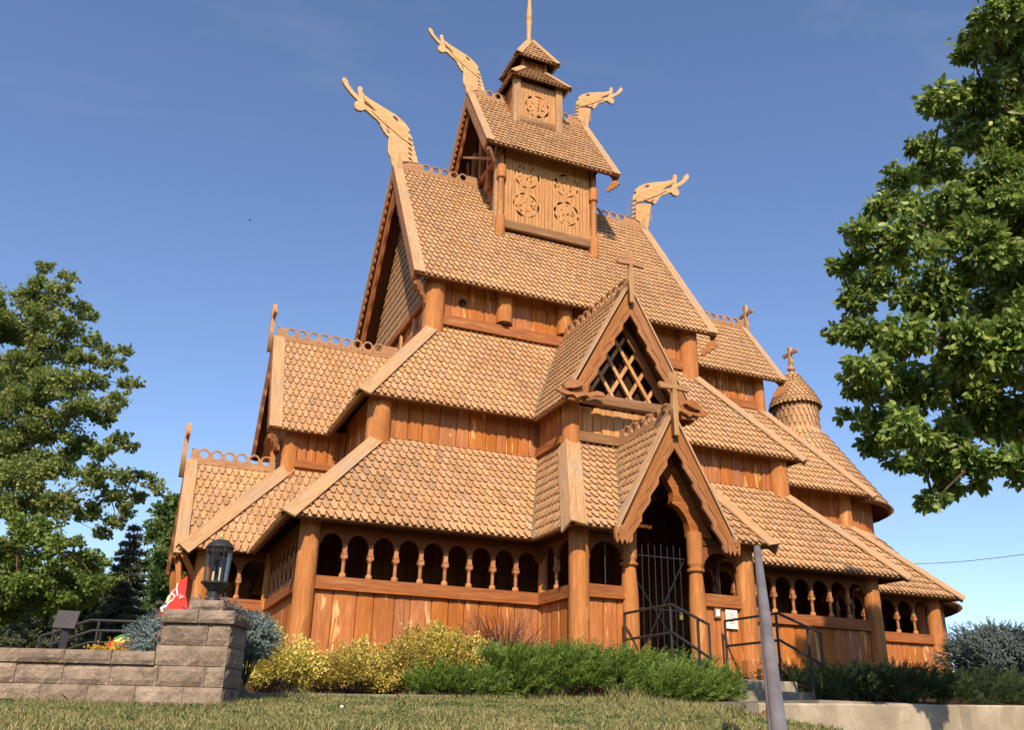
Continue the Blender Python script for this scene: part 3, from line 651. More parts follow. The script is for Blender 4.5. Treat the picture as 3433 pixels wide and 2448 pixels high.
# ---- west porch roof
XPw = wXe-0.10
pww = 1.02
oU, _, _, _ = slope(church, [(XPw, -pww, Z1e), (wXe, -pww, Z1e), (wX, -0.03, Z1t), (wX, 0, ZP), (XPw, 0, ZP)], seed=47)
oV, _, _, _ = slope(church, [(wXe, pww, Z1e), (XPw, pww, Z1e), (XPw, 0, ZP), (wX, 0, ZP), (wX, 0.03, Z1t)], seed=48)
crest(oU, (XPw+0.02, 0, ZP+0.03), (wX, 0, ZP+0.03), base=0.12, endsolid=0.12, start_solid=0.04)
for s in (-1, 1):
    barge(oU if s < 0 else oV, (XPw, 0, ZP+0.06), (XPw, s*1.10, ZPB+0.1), (-1, 0, 0), 0.26, 0.05, 0.40, 0.06, True, 3, 0.06, cap=0.24)
cross(oU, (XPw-0.12, 0, ZP-0.02), (0, 1, 0), 0.92, 0.30)

# ---- tier 3 main roof, with dragons
oW, _, _, nS3 = roofpoly((-X3e, -Y3e, Z3e), (X3e, -Y3e, Z3e), (X3r, 0, Z3r), (-X3r, 0, Z3r), seed=51)
slope(church, [(X3e, Y3e, Z3e), (-X3e, Y3e, Z3e), (-X3r, 0, Z3r), (X3r, 0, Z3r)], seed=52)
for sx in (-1, 1):
    for sy in (-1, 1):
        barge(oW, (sx*X3r, 0, Z3r+0.06), (sx*X3e, sy*Y3e, Z3e+0.02), (sx, 0, 0), 0.19, 0.05, 0.22, 0.04, False, 1, 0.0, cap=0.26)
crest(oW, (-X3r+0.05, 0, Z3r+0.03), (-X4p-0.10, 0, Z3r+0.03), base=0.14, endsolid=0.22, start_solid=0.55)
crest(oW, (X4p+0.10, 0, Z3r+0.03), (X3r-0.05, 0, Z3r+0.03), base=0.14, endsolid=0.55, start_solid=0.05)
# ---- tier 4 roof
oX, _, _, nS4 = roofpoly((-X4e, -Y4e, Z4e), (X4e, -Y4e, Z4e), (X4r, 0, Z4r), (-X4r, 0, Z4r), seed=61)
slope(church, [(X4e, Y4e, Z4e), (-X4e, Y4e, Z4e), (-X4r, 0, Z4r), (X4r, 0, Z4r)], seed=62)
for sx in (-1, 1):
    for sy in (-1, 1):
        barge(oX, (sx*X4r, 0, Z4r+0.06), (sx*X4e, sy*Y4e, Z4e+0.02), (sx, 0, 0), 0.22, 0.05, 0.17, 0.05, False, 1, 0.0, cap=0.22)
crest(oX, (-X4r+0.05, 0, Z4r+0.03), (-0.68, 0, Z4r+0.03), base=0.12, endsolid=0.05, start_solid=0.34)
crest(oX, (0.68, 0, Z4r+0.03), (X4r-0.05, 0, Z4r+0.03), base=0.12, endsolid=0.42, start_solid=0.05)

# dragon heads (pixel outline from the front-left head, measured in the ridge plane)
DR = [(510,870),(487,795),(486,765),(462,725),(465,650),(470,604),(452,592),(440,574),(428,560),(420,540),(405,522),(402,500),(372,465),(340,440),(308,408),(284,392),(262,402),(235,400),(213,385),(203,360),(208,336),(232,325),(190,282),(150,235),(120,190),(107,160),(112,146),(128,142),(148,165),(162,203),(200,255),(240,292),(228,242),(230,216),(246,209),(264,222),(262,248),(275,275),(345,325),(430,375),(520,430),(590,490),(632,545),(634,560),(618,570),(640,592),(652,615),(648,632),(660,650),(656,668),(670,690),(667,708),(680,728),(676,745),(688,765),(690,790),(702,812),(575,790),(572,905)]
def dr2w(pts):
    # scale: measured pixels -> metres (x outwards from ridge end, z up)
    out = []
    for (u, v) in pts:
        # affine fit of the ridge-plane measurements
        x = (-5.38) + (u-125)*((-3.82+5.38)/(510-125)) + 0.0
        z = None
        out.append((u, v))
    return out
import numpy.linalg as la
_src = np.array([(125,150,1),(510,870,1),(630,560,1),(235,370,1),(250,215,1),(465,740,1),(700,810,1)], float)
_dx = np.array([-5.38,-3.82,-3.50,-4.93,-4.93,-4.02,-3.18]); _dz = np.array([15.13,12.65,14.02,14.36,15.01,13.12,13.08])
_ax = la.lstsq(_src, _dx, rcond=None)[0]; _az = la.lstsq(_src, _dz, rcond=None)[0]
def D2(pts): return [(float(np.dot(_ax, (u, v, 1)))+X3r, float(np.dot(_az, (u, v, 1)))-Z3r) for u, v in pts]
dr_holes = [
    [(275,320),(300,345),(340,378),(372,405),(360,405),(320,378),(285,352)],
    [(497,438),(520,445),(540,465),(546,486),(530,480),(508,462)],
    [(440,512),(468,530),(480,545),(462,538)], [(438,535),(465,550),(478,562),(458,556)], [(448,556),(470,566),(488,580),(465,576)],
] + [[(622,608+i*38),(650,628+i*38+4),(652,646+i*38+4),(622,626+i*38)] for i in range(5)]
def dragon(parent, ox, oz, sx, sc_):
    loops = [D2(DR)] + [D2(h_) for h_ in dr_holes]
    lo = [[(-u*sx*-1, v) for u, v in lp] for lp in loops]
    o = link('dragon_head', plate_mesh(lo, 0.10/sc_, (0, 0, 0), (1, 0, 0), (0, 0, 1)), M['dragon'], None)
    o.data.transform(Matrix.Translation((ox, 0, oz)) @ Matrix.Diagonal((sx*-1*-1 if sx < 0 else 1, 1, 1, 1)).to_4x4() @ Matrix.Scale(sc_, 4))
    return o
def make_dragon(parent, sx, X0, Z0, k):
    def tr(pts): return [(sx*-1*0 + (X0*-1 if sx < 0 else X0) + (u*k if sx < 0 else -u*k), Z0 + v*k) for u, v in D2(pts)]
    o = plate('dragon_head', [tr(DR)]+[tr(h_) for h_ in dr_holes], 0.085*max(k, .8), (0, 0, 0), (1, 0, 0), (0, 0, 1), M['dragon'], parent)
    cheek = [(262,292),(300,315),(345,352),(430,412),(490,470),(545,515),(600,562),(618,600),(620,655),(560,612),(500,560),(430,500),(372,445),(330,400),(372,412),(330,365),(290,330)]
    plate('cheek_board', [tr(cheek)], 0.135*max(k, .8), (0, 0, 0), (1, 0, 0), (0, 0, 1), M['dragon'], o)
    neck = [(480,600),(560,635),(618,665),(618,800),(575,800),(560,905),(515,880),(495,800),(485,700)]
    plate('neck_board', [tr(neck)], 0.115*max(k, .8), (0, 0, 0), (1, 0, 0), (0, 0, 1), M['dragon'], o)
    sp = [(545,745),(560,790),(572,880),(575,930),(560,985),(530,930),(520,880),(525,850)]
    me = plate_mesh([tr(sp)], 0.26*max(k, .8), (0, 0.0, 0), (1, 0, 0), (0, 0, 1)); link('ridge_peak', me, M['cap'], o)
    return o
make_dragon(oW, -1, X3r, Z3r, 1.0)
make_dragon(oW, 1, X3r, Z3r, 1.0)
make_dragon(oX, -1, X4r, Z4r, 0.80)
make_dragon(oX, 1, X4r, Z4r, 0.80)

# small hanging carved tails at the eave corners of the gables
def eave_tail(parent, x, y, z, sx, k=1.0, axis=(0, 1, 0), dirv=None):
    out = [(0, 0), (.06, .05), (.16, .07), (.24, .02), (.34, .03), (.40, -.03), (.36, -.09), (.28, -.07), (.24, -.14), (.16, -.10), (.12, -.18), (.06, -.12), (.02, -.16), (-.02, -.08)]
    ca, sa = math.cos(-0.75), math.sin(-0.75); out = [((a*ca-b*sa)*k*sx, (a*sa+b*ca)*k) for a, b in out]
    return plate('eave_carving', [out], 0.06, (x, y, z), axis, (0, 0, 1), M['carved'], parent)
for sx in (-1, 1):
    eave_tail(oW, sx*(X3e-0.05), -Y3e+0.02, Z3e-0.14, -1, 1.15, (sx*0.75, -0.66, 0))
    eave_tail(oX, sx*(X4e-0.05), -Y4e+0.02, Z4e-0.14, -1, 1.0, (sx*0.75, -0.66, 0))
eave_tail(oQ, XG2+0.02, -WGW+0.04, ZGE-0.10, -1, 1.0, (-0.75, -0.66, 0))

# ---- walls: gallery (ground storey)
bxl, bxr = -1.775, 1.465                     # vestibule corner posts
XGw = 5.90                                    # gallery wall on the west
RB, RT = 1.123, 1.341
def rail(parent, a, b, out, z0=RB, z1=RT, t=0.12):
    a, b = Vector((*a, 0)), Vector((*b, 0)); U = (b-a).normalized(); N = Vector((*out, 0)).normalized(); mt_ = 'beam' if abs(U.x) > abs(U.y) else 'beamy'
    mb = MB(); c = (a+b)/2
    mb.obox(c+Vector((0, 0, (z0+z1)/2+0.015)), U, N, (0, 0, 1), (b-a).length/2, t/2, (z1-z0)/2-0.02)
    mb.obox(c+N*0.0+Vector((0, 0, z0+0.018)), U, N, (0, 0, 1), (b-a).length/2-0.001, t/2+0.018, 0.018)
    return mb.build('rail_beam', M[mt_], parent, bev=0.008)
BAL = [(.052, 0), (.052, .07), (.045, .085), (.030, .10), (.028, .12), (.030, .125), (.028, .33), (.030, .36), (.042, .37), (.030, .38), (.036, .40), (.048, .425), (.042, .44)]
def baluster(parent, x, y, z0, z1):
    mb = MB(); H = z1-z0; k = 0.62*H/0.44
    mb.lathe((x, y, z0), [(r_*1.08, z*k) for r_, z in BAL], 14)
    zc = z0+BAL[-1][1]*k
    mb.box((x-.052, y-.045, zc), (x+.052, y+.045, zc+0.05)); mb.box((x-.038, y-.035, zc+0.05), (x+.038, y+.035, zc+0.065)); mb.box((x-.050, y-.043, zc+0.065), (x+.050, y+.043, zc+0.08))
    mb.box((x-.036, y-.030, zc+0.08), (x+.036, y+.030, z1+0.05))
    return mb.build('baluster', M['post'], parent, smooth=True)
def arcade(parent, a, b, n, out, z0=RT, zs=1.86, ztop=2.14, endw=0.06, cuts=None):
    """row of round arches between a and b, with balusters"""
    a, b = Vector((*a, 0)), Vector((*b, 0)); Lw = (b-a).length; U = (b-a)/Lw; N = Vector((*out, 0)).normalized()
    sp = (Lw-2*endw+0.09)/n; outl = [(0, zs-0.01), (endw*0.6, zs-0.01)]
    r_ = sp/2-0.045
    lo = []
    pts = [(0, ztop), (0, zs)]
    for i in range(n):
        c = endw-0.045+sp*(i+0.5)
        for k in range(13):
            an = PI - PI*k/12; pts.append((c+r_*math.cos(an), zs+min(r_, ztop-zs-0.045)*math.sin(an)))
        if i < n-1:
            pts.append((c+sp/2-0.036, zs-0.03)); pts.append((c+sp/2+0.036, zs-0.03))
    pts += [(Lw, zs), (Lw, ztop)]
    ob = plate('arcade_board', [pts], 0.06, a+N*-0.01, U, (0, 0, 1), M['arch'], parent)
    for i in range(n-1):
        p = a+U*(endw-0.045+sp*(i+1)); baluster(ob, p.x, p.y, z0, zs-0.03)
    return ob
def bay(a, b, n, out, seed, zb=0.10, base=True, z0=RB):
    w = planks(church, a, b, zb, RB+0.02, out, 'wall', 0.25, 0.40, 0.05, seed)
    rail(w, a, b, out)
    if base:
        mb = MB(); A, B = Vector((*a, 0)), Vector((*b, 0)); N = Vector((*out, 0)).normalized(); U = (B-A).normalized()
        mb.obox((A+B)/2+N*0.02+Vector((0, 0, -0.02)), U, N, (0, 0, 1), (B-A).length/2, 0.09, 0.12); mb.build('sill_beam', M['beam'], w, bev=0.01)
    if n: arcade(w, a, b, n, out)
    # wall plate under the eave
    mb = MB(); A, B = Vector((*a, 0)), Vector((*b, 0)); U = (B-A).normalized(); N = Vector((*out, 0)).normalized()
    mb.obox((A+B)/2+Vector((0, 0, 2.20)), U, N, (0, 0, 1), (B-A).length/2, 0.07, 0.065); mb.build('wall_plate', M['soffit'], w)
    return w
bay((-5.74, -YG), (-1.80, -YG), 9, (0, -1), 101)
bay((1.40, -YG), (5.60, -YG), 9, (0, -1), 102)
bay((bxl, -YG+0.0), (bxl, -YV+0.15), 2, (-1, 0), 103)
bay((bxr, -YV+0.15), (bxr, -YG), 2, (1, 0), 104)
bay((-XGw, -1.32), (-XGw, -YG+0.15), 8, (-1, 0), 105)
bay((-7.10, -1.20), (-XGw+0.02, -1.20), 2, (0, -1), 106)
bay((-XGw, YG), (-XGw, 1.32), 8, (-1, 0), 107)
bay((-XGw+0.02, 1.20), (-7.10, 1.20), 2, (0, 1), 108)
for (x, y, rr_) in ((-5.88, -5.10, 0.165), (5.76, -5.10, 0.165), (-5.88, 5.10, 0.165), (bxl, -YV, 0.165), (bxr, -YV, 0.165), (-1.72, -5.09, 0.085), (1.40, -5.09, 0.085), (-7.17, -1.18, 0.15), (-7.17, 1.18, 0.15), (-5.92, -1.25, 0.10)):
    post(church, x, y, -0.02, 2.24, rr_)
    if rr_ > 0.12:
        mb = MB(); mb.box((x-rr_*1.12, y-rr_*1.12, -0.14), (x+rr_*1.12, y+rr_*1.12, 0.30)); mb.build('post_base', M['wall'], church, bev=0.03)
# vestibule front panels (windows with one iron bar), door posts
def vest_panel(x0, x1, seed):
    w = planks(church, (x0, -YV), (x1, -YV), 0.0, RB+0.02, (0, -1), 'wall', 0.17, 0.32, 0.05, seed); rail(w, (x0, -YV), (x1, -YV), (0, -1))
    W = x1-x0; zs = 1.75; pts = [(0, 2.16), (0, zs)]; r_ = W/2-0.03
    for k in range(15):
        an = PI-PI*k/14; pts.append((W/2+r_*math.cos(an), zs+0.30*math.sin(an)))
    pts += [(W, zs), (W, 2.16)]
    plate('arch_board', [pts], 0.06, (x0, -YV, 0), (1, 0, 0), (0, 0, 1), M['arch'], w)
    mb = MB(); mb.tube([(x0+W*0.48, -YV-0.0, RT), (x0+W*0.48, -YV, 2.08)], 0.012, 8); mb.build('window_bar', M['iron'], w)
    mb = MB(); mb.box((x0, -YV-0.06, 2.155), (x1, -YV+0.06, 2.26)); mb.build('wall_plate', M['soffit'], w)
    mb = MB(); mb.box((x0, -YV-0.08, -0.13), (x1, -YV+0.06, 0.0)); mb.build('sill_beam', M['beam'], w, bev=0.01)
vest_panel(-1.62, -0.94, 111); vest_panel(0.58, 1.32, 112)
for x in (-0.845, 0.465):
    mb = MB()
    mb.lathe((x, -YV, 0), [(.165, -0.02), (.165, .28), (.15, .30), (.145, .36), (.15, 0.8), (.145, 1.2), (.115, 1.62), (.105, 1.66), (.115, 1.675), (.15, 1.69), (.155, 1.71), (.15, 1.73), (.11, 1.745), (.11, 1.76), (.135, 1.80), (.14, 1.83), (.138, 2.36)], 22)
    mb.build('door_post', M['post'], church, smooth=True)
    mb = MB(); mb.box((x-.20, -YV-.15, -0.12), (x+.20, -YV+.1, 0.10)); mb.build('post_base', M['wall'], church, bev=0.02)
# keyhole arch board over the door
c0 = -0.19
out = [(-1.05, 2.27), (-0.66, 2.30)]
key = []
for k in range(11):
    an = math.radians(190-115*k/10); key.append((-0.02+0.56*math.cos(an)-0.0, 2.35+0.50*math.sin(an)))
left = [(-.53, 2.30), (-.535, 2.40), (-.50, 2.55), (-.43, 2.67), (-.33, 2.77), (-.20, 2.83), (-.235, 2.93), (-.22, 3.05), (-.13, 3.20), (0, 3.42)]
out = [(-1.00, 2.28), (-.53, 2.28)] + left + [(-x, z) for x, z in left[::-1][1:]] + [(.53, 2.28), (1.00, 2.28), (0.05, 3.95), (-0.05, 3.95)]
plate('door_arch', [out], 0.16, (c0, -YV+0.02, 0), (1, 0, 0), (0, 0, 1), M['beam'], church)
# iron gate
gate = MB()
for k in range(8):
    x = -0.66+k*0.125; gate.tube([(x, -YV+0.09, 0.02), (x, -YV+0.09, 2.12-(0.03 if k % 2 else 0))], 0.0085, 6)
for z in (0.08, 1.03, 1.90): gate.bar((-0.70, -YV+0.09, z), (0.30, -YV+0.09, z), 0.012, 0.010)
gate.bar((-0.70, -YV+0.075, 0.15), (0.27, -YV+0.075, 1.86), 0.013, 0.008)
gate.bar((-0.70, -YV+0.105, 1.55), (0.27, -YV+0.105, 0.20), 0.010, 0.008)
g = gate.build('iron_gate', M['iron'], church)
mb = MB(); mb.obox((0.16, -YV+0.05, 0.92), (1, 0, 0), (0, 1, 0), (0, 0, 1), 0.03, 0.012, 0.035); mb.tube([(0.14, -YV+.05, .95), (0.14, -YV+.05, 1.0), (0.18, -YV+.05, 1.0), (0.18, -YV+.05, .95)], 0.006, 6); mb.build('padlock', M['brass'], g)
# inner walls and floor behind the arcades
mb = MB(); mb.box((-6.0, -5.0, -0.12), (6.0, 5.0, -0.02)); mb.box((bxl, -YV+0.03, -0.12), (bxr, -5.0, -0.021)); mb.box((-7.2, -1.2, -0.12), (-6.0, 1.2, -0.021)); mb.box((6.0, -3.5, -0.12), (12.2, 3.5, -0.021))
mb.build('floor', M['floor'], church)
for (a, b, o_) in (((-X1t, -Y1t), (X1t, -Y1t), (0, -1)), ((-X1t, Y1t), (-X1t, -Y1t), (-1, 0)), ((X1t, Y1t), (-X1t, Y1t), (0, 1)), ((X1t, -Y1t), (X1t, Y1t), (1, 0))):
    planks(church, a, b, 3.6, Z2e+0.40, o_, 'wall', 0.22, 0.36, 0.05, 201+int(a[0]*3+b[1]*5), 'aisle_wall')
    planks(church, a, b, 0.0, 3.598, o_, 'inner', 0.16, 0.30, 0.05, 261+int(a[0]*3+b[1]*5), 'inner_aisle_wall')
for x in (-X1t, X1t):
    for y in (-Y1t, Y1t): post(church, x, y, Z1t-0.35, Z2e+0.08, 0.225, 'aisle_post')
# ---- dormer walls (south)
yD = -5.19
planks(church, (CX-1.02, yD), (CX+1.02, yD), 4.40, 4.92, (0, -1), 'panel', 0.18, 0.26, 0.05, 301, 'dormer_wall')
mb = MB(); mb.box((CX-1.02, yD-0.05, 4.205), (CX+1.02, yD+0.03, 4.40)); mb.build('dormer_sill_beam', M['greybeam'], church, bev=0.012)
mb = MB(); mb.box((CX-1.30, yD-0.42, 4.86), (CX+1.30, yD-0.28, 5.06)); mb.build('dormer_tie_beam', M['greybeam'], church, bev=0.02)
for s in (-1, 1):
    post(church, CX+s*1.06, yD, Z1t-0.25, 4.95, 0.165, 'dormer_post')
    a, b = ((CX-1.16, -3.95), (CX-1.16, yD+0.1)) if s < 0 else ((CX+1.16, yD+0.1), (CX+1.16, -3.95))
    planks(church, a, b, 4.05, 5.0, (s, 0), 'wall', 0.2, 0.3, 0.05, 303+s, 'dormer_side_wall')
    mb = MB(); mb.box((min(s*1.14, s*1.24)+CX, yD+0.1, 4.15), (max(s*1.14, s*1.24)+CX, -3.95, 4.32)); mb.build('dormer_side_beam', M['beamy'], church, bev=0.01)
# lattice in the gable
def gx(z, inset=0.16): return max(0.0, WG*(ZG-inset*1.6-z)/(ZG-ZGE))
mb = MB()
for s in (-1, 1):
    for k in range(-3, 5):
        # bars leaning s, clipped to the gable triangle
        x0 = -1.15+0.42*k if s > 0 else 1.15-0.42*k
        z = 5.10; p0 = None; p1 = None
        for i in range(120):
            zz = 5.10+i*0.018; xx = x0+s*(zz-5.10)*0.62
            if abs(xx) < gx(zz, 0.12):
                if p0 is None: p0 = (xx, zz)
                p1 = (xx, zz)
        if p0 and p1 and p1[1]-p0[1] > 0.2:
            mb.bar((CX+p0[0], yD-0.02+s*0.02, p0[1]), (CX+p1[0], yD-0.02+s*0.02, p1[1]), 0.018, 0.034, (1, 0, 0))
mb.build('gable_lattice', M['panel'], church)
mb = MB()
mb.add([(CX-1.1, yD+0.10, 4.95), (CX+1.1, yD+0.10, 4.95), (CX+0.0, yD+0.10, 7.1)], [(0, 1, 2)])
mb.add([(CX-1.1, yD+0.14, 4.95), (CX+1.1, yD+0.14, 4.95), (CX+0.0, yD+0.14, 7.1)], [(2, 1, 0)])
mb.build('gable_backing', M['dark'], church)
for s in (-1, 1):   # carved raking inner frames
    d0, d1 = Vector((CX+s*0.0, yD-0.04, 6.95)), Vector((CX+s*1.14, yD-0.04, 4.98))
    barge(church, (CX+s*0.02, yD-0.06, 6.98), (CX+s*1.22, yD-0.06, 4.95), (0, -1, 0), 0.15, 0.06, 0.42, 0.05, True, 1, cap=0)
# winged beasts at the ends of the tie beam
def beast(s):
    body = [(0, 0), (.10, -.04), (.22, -.03), (.34, .0), (.46, .02), (.56, .07), (.66, .05), (.70, .0), (.62, -.02), (.52, -.03), (.44, -.09), (.38, -.05), (.28, -.09), (.22, -.14), (.16, -.08), (.06, -.10), (-.06, -.07), (-.14, -.03), (-.08, .0)]
    wing = [(.02, .0), (.0, .08), (.06, .16), (.16, .21), (.28, .21), (.36, .17), (.40, .10), (.34, .12), (.30, .06), (.24, .09), (.20, .03), (.12, .05), (.08, .0)]
    o = plate('winged_beast', [[(s*-1.25*x if s > 0 else 1.25*x, z) for x, z in body]], 0.07, (CX+s*1.50, YG2-0.09, 4.97), (1, 0, 0), (0, 0, 1), M['carved'], church)
    plate('wing', [[(s*-1*x if s > 0 else x, z) for x, z in wing]], 0.11, (CX+s*1.50, YG2-0.09, 4.97), (1, 0, 0), (0, 0, 1), M['carved'], o)
    for q in range(3):
        w2 = [(x*(0.9-q*.2)+.03+q*0.02, z*(0.85-q*.22)+.01) for x, z in wing]
        link('feather', plate_mesh([[(s*-1*x if s > 0 else x, z) for x, z in w2]], 0.13+q*0.018, (CX+s*1.50, YG2-0.09, 4.97), (1, 0, 0), (0, 0, 1)), M['carved'], o)
beast(-1); beast(1)
# ---- west dormer walls
xD = wX
planks(church, (xD, 1.0), (xD, -1.0), 4.1, 5.0, (-1, 0), 'wall', 0.18, 0.28, 0.05, 311, 'dormer_wall')
planks(church, (xD+0.1, -1.08), (-X1t, -1.08), 4.05, 5.0, (0, -1), 'wall', 0.18, 0.28, 0.05, 312, 'dormer_side_wall')
planks(church, (-X1t, 1.08), (xD+0.1, 1.08), 4.05, 5.0, (0, 1), 'wall', 0.18, 0.28, 0.05, 313, 'dormer_side_wall')
mb = MB(); mb.box((xD+0.1, -1.16, 4.10), (-X1t, -1.085, 4.26)); mb.build('dormer_side_beam', M['beam'], church, bev=0.01)
for s in (-1, 1): post(church, xD, s*1.0, Z1t-0.25, 4.95, 0.165, 'dormer_post')
mb = MB(); mb.box((xD-0.12, -1.16, 4.905), (xD, 1.16, 5.10)); mb.build('dormer_tie_beam', M['beamy'], church, bev=0.02)
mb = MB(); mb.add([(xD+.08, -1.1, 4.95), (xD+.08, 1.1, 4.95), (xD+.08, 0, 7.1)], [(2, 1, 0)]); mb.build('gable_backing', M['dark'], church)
mb = MB()
for s in (-1, 1):
    for k in range(-2, 5):
        x0 = -1.15+0.42*k if s > 0 else 1.15-0.42*k; p0 = p1 = None
        for i in range(120):
            zz = 5.10+i*0.018; xx = x0+s*(zz-5.10)*0.62
            if abs(xx) < gx(zz, 0.12):
                if p0 is None: p0 = (xx, zz)
                p1 = (xx, zz)
        if p0 and p1 and p1[1]-p0[1] > 0.2: mb.bar((xD-0.02+s*0.02, p0[0], p0[1]), (xD-0.02+s*0.02, p1[0], p1[1]), 0.018, 0.034, (0, 1, 0))
mb.build('gable_lattice', M['panel'], church)
# west porch: brackets and door
mb = MB()
for s in (-1, 1):
    mb.bar((wXe+0.05, s*1.0, 1.55), (wXe-0.05, s*0.95, 2.1), 0.04, 0.05); mb.bar((-7.2, s*1.15, 1.5), (wXe+0.02, s*1.15, 2.12), 0.04, 0.05)
    mb.box((-7.25, min(s*0.55, s*0.67), 0), (-7.10, max(s*0.55, s*0.67), 2.3))
mb.build('porch_brace', M['wall'], church)
for s in (-1, 1): planks(church, (-7.17, s*0.62 if s > 0 else -0.62), (-7.17, s*1.05), 0, 1.3, (-1, 0), 'wall', .15, .25, .05, 320+s, 'porch_panel')

# ---- clerestory
for x in (-X2t, X2t):
    for y in (-Y2t, Y2t): post(church, x, y, Z2t-0.35, Z3e+0.10, 0.235, 'clerestory_post', 0.02)
for (a, b, o_, sd_) in (((-X2t+.05, -Y2t+.03), (X2t-.05, -Y2t+.03), (0, -1), 401), ((-X2t+.03, Y2t), (-X2t+.03, -Y2t), (-1, 0), 402), ((X2t, Y2t), (-X2t, Y2t), (0, 1), 403), ((X2t, -Y2t), (X2t, Y2t), (1, 0), 404)):
    planks(church, a, b, Z2t-0.15, Z3e+0.45, o_, 'wall', 0.30, 0.42, 0.05, sd_, 'clerestory_wall')
mb = MB(); mb.box((-X2t+.2, -Y2t-0.10, 7.27), (X2t-.2, -Y2t+0.0, 7.52)); mb.build('clerestory_beam', M['beam'], church, bev=0.012)
mb = MB(); mb.box((-X2t-0.10, -Y2t+.2, 7.27), (-X2t, Y2t-.2, 7.50)); mb.box((-X2t-0.09, -Y2t+.2, 8.02), (-X2t, Y2t-.2, 8.22)); mb.build('clerestory_beam', M['beamy'], church, bev=0.012)
for x in (-1.62, -0.10, 1.42):
    mb = MB(); mb.tube([(x, -Y2t-0.02, 7.585), (x, -Y2t-0.02, 8.33)], 0.19, 22); mb.build('hanging_log', M['post'], church, smooth=True)
    mb = MB(); mb.tube([(x, -Y2t-0.10, 7.52), (x, -Y2t-0.10, 7.60)], 0.10, 12); mb.build('log_collar', M['dark'], church)
mb = MB(); mb.tube([(-2.62, -Y2t-0.03, 7.92), (-2.62, -Y2t+0.06, 7.92)], 0.085, 16); mb.build('wall_porthole', M['dark'], church)
# west face carved brackets (flame-shaped)
for y in (-1.75, -0.9, 0.2, 1.1, 1.9):
    o_ = [(0, 0), (.5, 0), (.52, .2), (.44, .35), (.42, .62), (.36, .68), (.30, .62), (.28, .40), (.12, .30), (.10, .18), (0, .12)]
    plate('flame_bracket', [o_], 0.05, (-X2t-0.05, y, 7.28), (0, -1, 0), (0, 0, 1), M['panel_y'], church)
# gable ends of the main roof: shingled triangle set back behind the barge
for sx in (-1, 1):
    xg = sx*(X2t-0.0)
    if sx < 0: P_ = [(xg, Y3e-.25, 8.22), (xg, -Y3e+.25, 8.22), (xg, 0, 12.35)]
    else: P_ = [(xg, -Y3e+.25, 8.22), (xg, Y3e-.25, 8.22), (xg, 0, 12.35)]
    slope(church, P_, 'gable_shingles', seed=70+sx)
# inner raking rafters behind the barge, west end
for sy in (-1, 1):
    barge(church, (-X3r+0.10, 0, Z3r-0.15), (-X3r+0.10, sy*(Y3e-0.1), Z3e-0.05), (-1, 0, 0), 0.34, 0.07, 0.6, 0.05, False, 1, cap=0, material='wall')
# ---- bell tower
tz0, tz1 = 10.3, 13.25
zr3 = lambda y: Z3r-(Z3r-Z3e)*abs(y)/Y3e
# carved front with medallions
def medallion(cx, cz, R_, seed, full=True):
    r = random.Random(seed); hs = []
    def crescent(ax_, az_, ra, a0, a1, w, tilt=0):
        n = 8; o1 = []; o2 = []
        for i in range(n+1):
            t = i/n; an = a0+(a1-a0)*t; ww = w*math.sin(PI*t)
            o1.append((ax_+(ra+ww/2)*math.cos(an), az_+(ra+ww/2)*math.sin(an))); o2.append((ax_+(ra-ww/2)*math.cos(an), az_+(ra-ww/2)*math.sin(an)))
        return o1+o2[::-1][1:-1]
    a = r.uniform(0, 6); end = a+2*PI-.15
    while a < end-.3:
        da = r.uniform(.5, 1.25); da = min(da, end-a); hs.append(crescent(cx, cz, R_*r.uniform(.88, .95), a, a+da*.86, R_*r.uniform(.08, .22))); a += da
    spots = []
    for _ in range(60):
        if len(spots) > 9: break
        q, an = R_*math.sqrt(r.uniform(.0, .48)), r.uniform(0, 2*PI); x_, z_ = cx+q*math.cos(an), cz+q*math.sin(an)
        if any(math.hypot(x_-u, z_-v) < R_*.30 for u, v in spots): continue
        spots.append((x_, z_)); a0 = r.uniform(0, 6.28)
        if r.random() < .62: hs.append(crescent(x_, z_, R_*r.uniform(.10, .14), a0, a0+r.uniform(1.8, 3.6), R_*r.uniform(.07, .13)))
        else: hs.append([(x_+R_*.11*math.cos(a0), z_+R_*.11*math.sin(a0)), (x_+R_*.08*math.cos(a0+2.2), z_+R_*.08*math.sin(a0+2.2)), (x_+R_*.05*math.cos(a0+3.2), z_+R_*.05*math.sin(a0+3.2)), (x_+R_*.09*math.cos(a0+4.4), z_+R_*.09*math.sin(a0+4.4))])
    return hs
def panelled(name, x0, x1, z0, z1, y, holes, seed, material='panel_y', wmin=.07, wmax=.13):
    o = plate(name, [[(x0, z0), (x1, z0), (x1, z1), (x0, z1)]]+holes, 0.035, (0, y, 0), (1, 0, 0), (0, 0, 1), M[material], church)
    r = random.Random(seed); mb = MB(); x = x0
    while x < x1-0.05:
        x += r.uniform(wmin, wmax)
        # thin joint lines cut between planks, skipping the openings
        segs = []; z = z0
        while z < z1:
            inside = False
            for (hx, hz, hr) in [(hh[0], hh[1], hh[2]) for hh in o_med[name]]:
                if (x-hx)**2+(z-hz)**2 < hr*hr: inside = True
            segs.append((z, inside)); z += 0.04
        run = None
        for z, ins in segs+[(z1, True)]:
            if not ins and run is None: run = z
            if ins and run is not None:
                if z-run > 0.05 and x < x1-0.02: mb.box((x-0.0035, y-0.0195, run), (x+0.0035, y-0.0170, z))
                run = None
    mb.build('plank_joint', M['dark'], o)
    return o
o_med = {'tower_panel': [(-.62, 11.66, .39), (.54, 11.70, .39), (-.62, 12.52, .39), (.54, 12.56, .39)], 'turret_panel': [(-.01, 15.50, .40)]}
hl = []
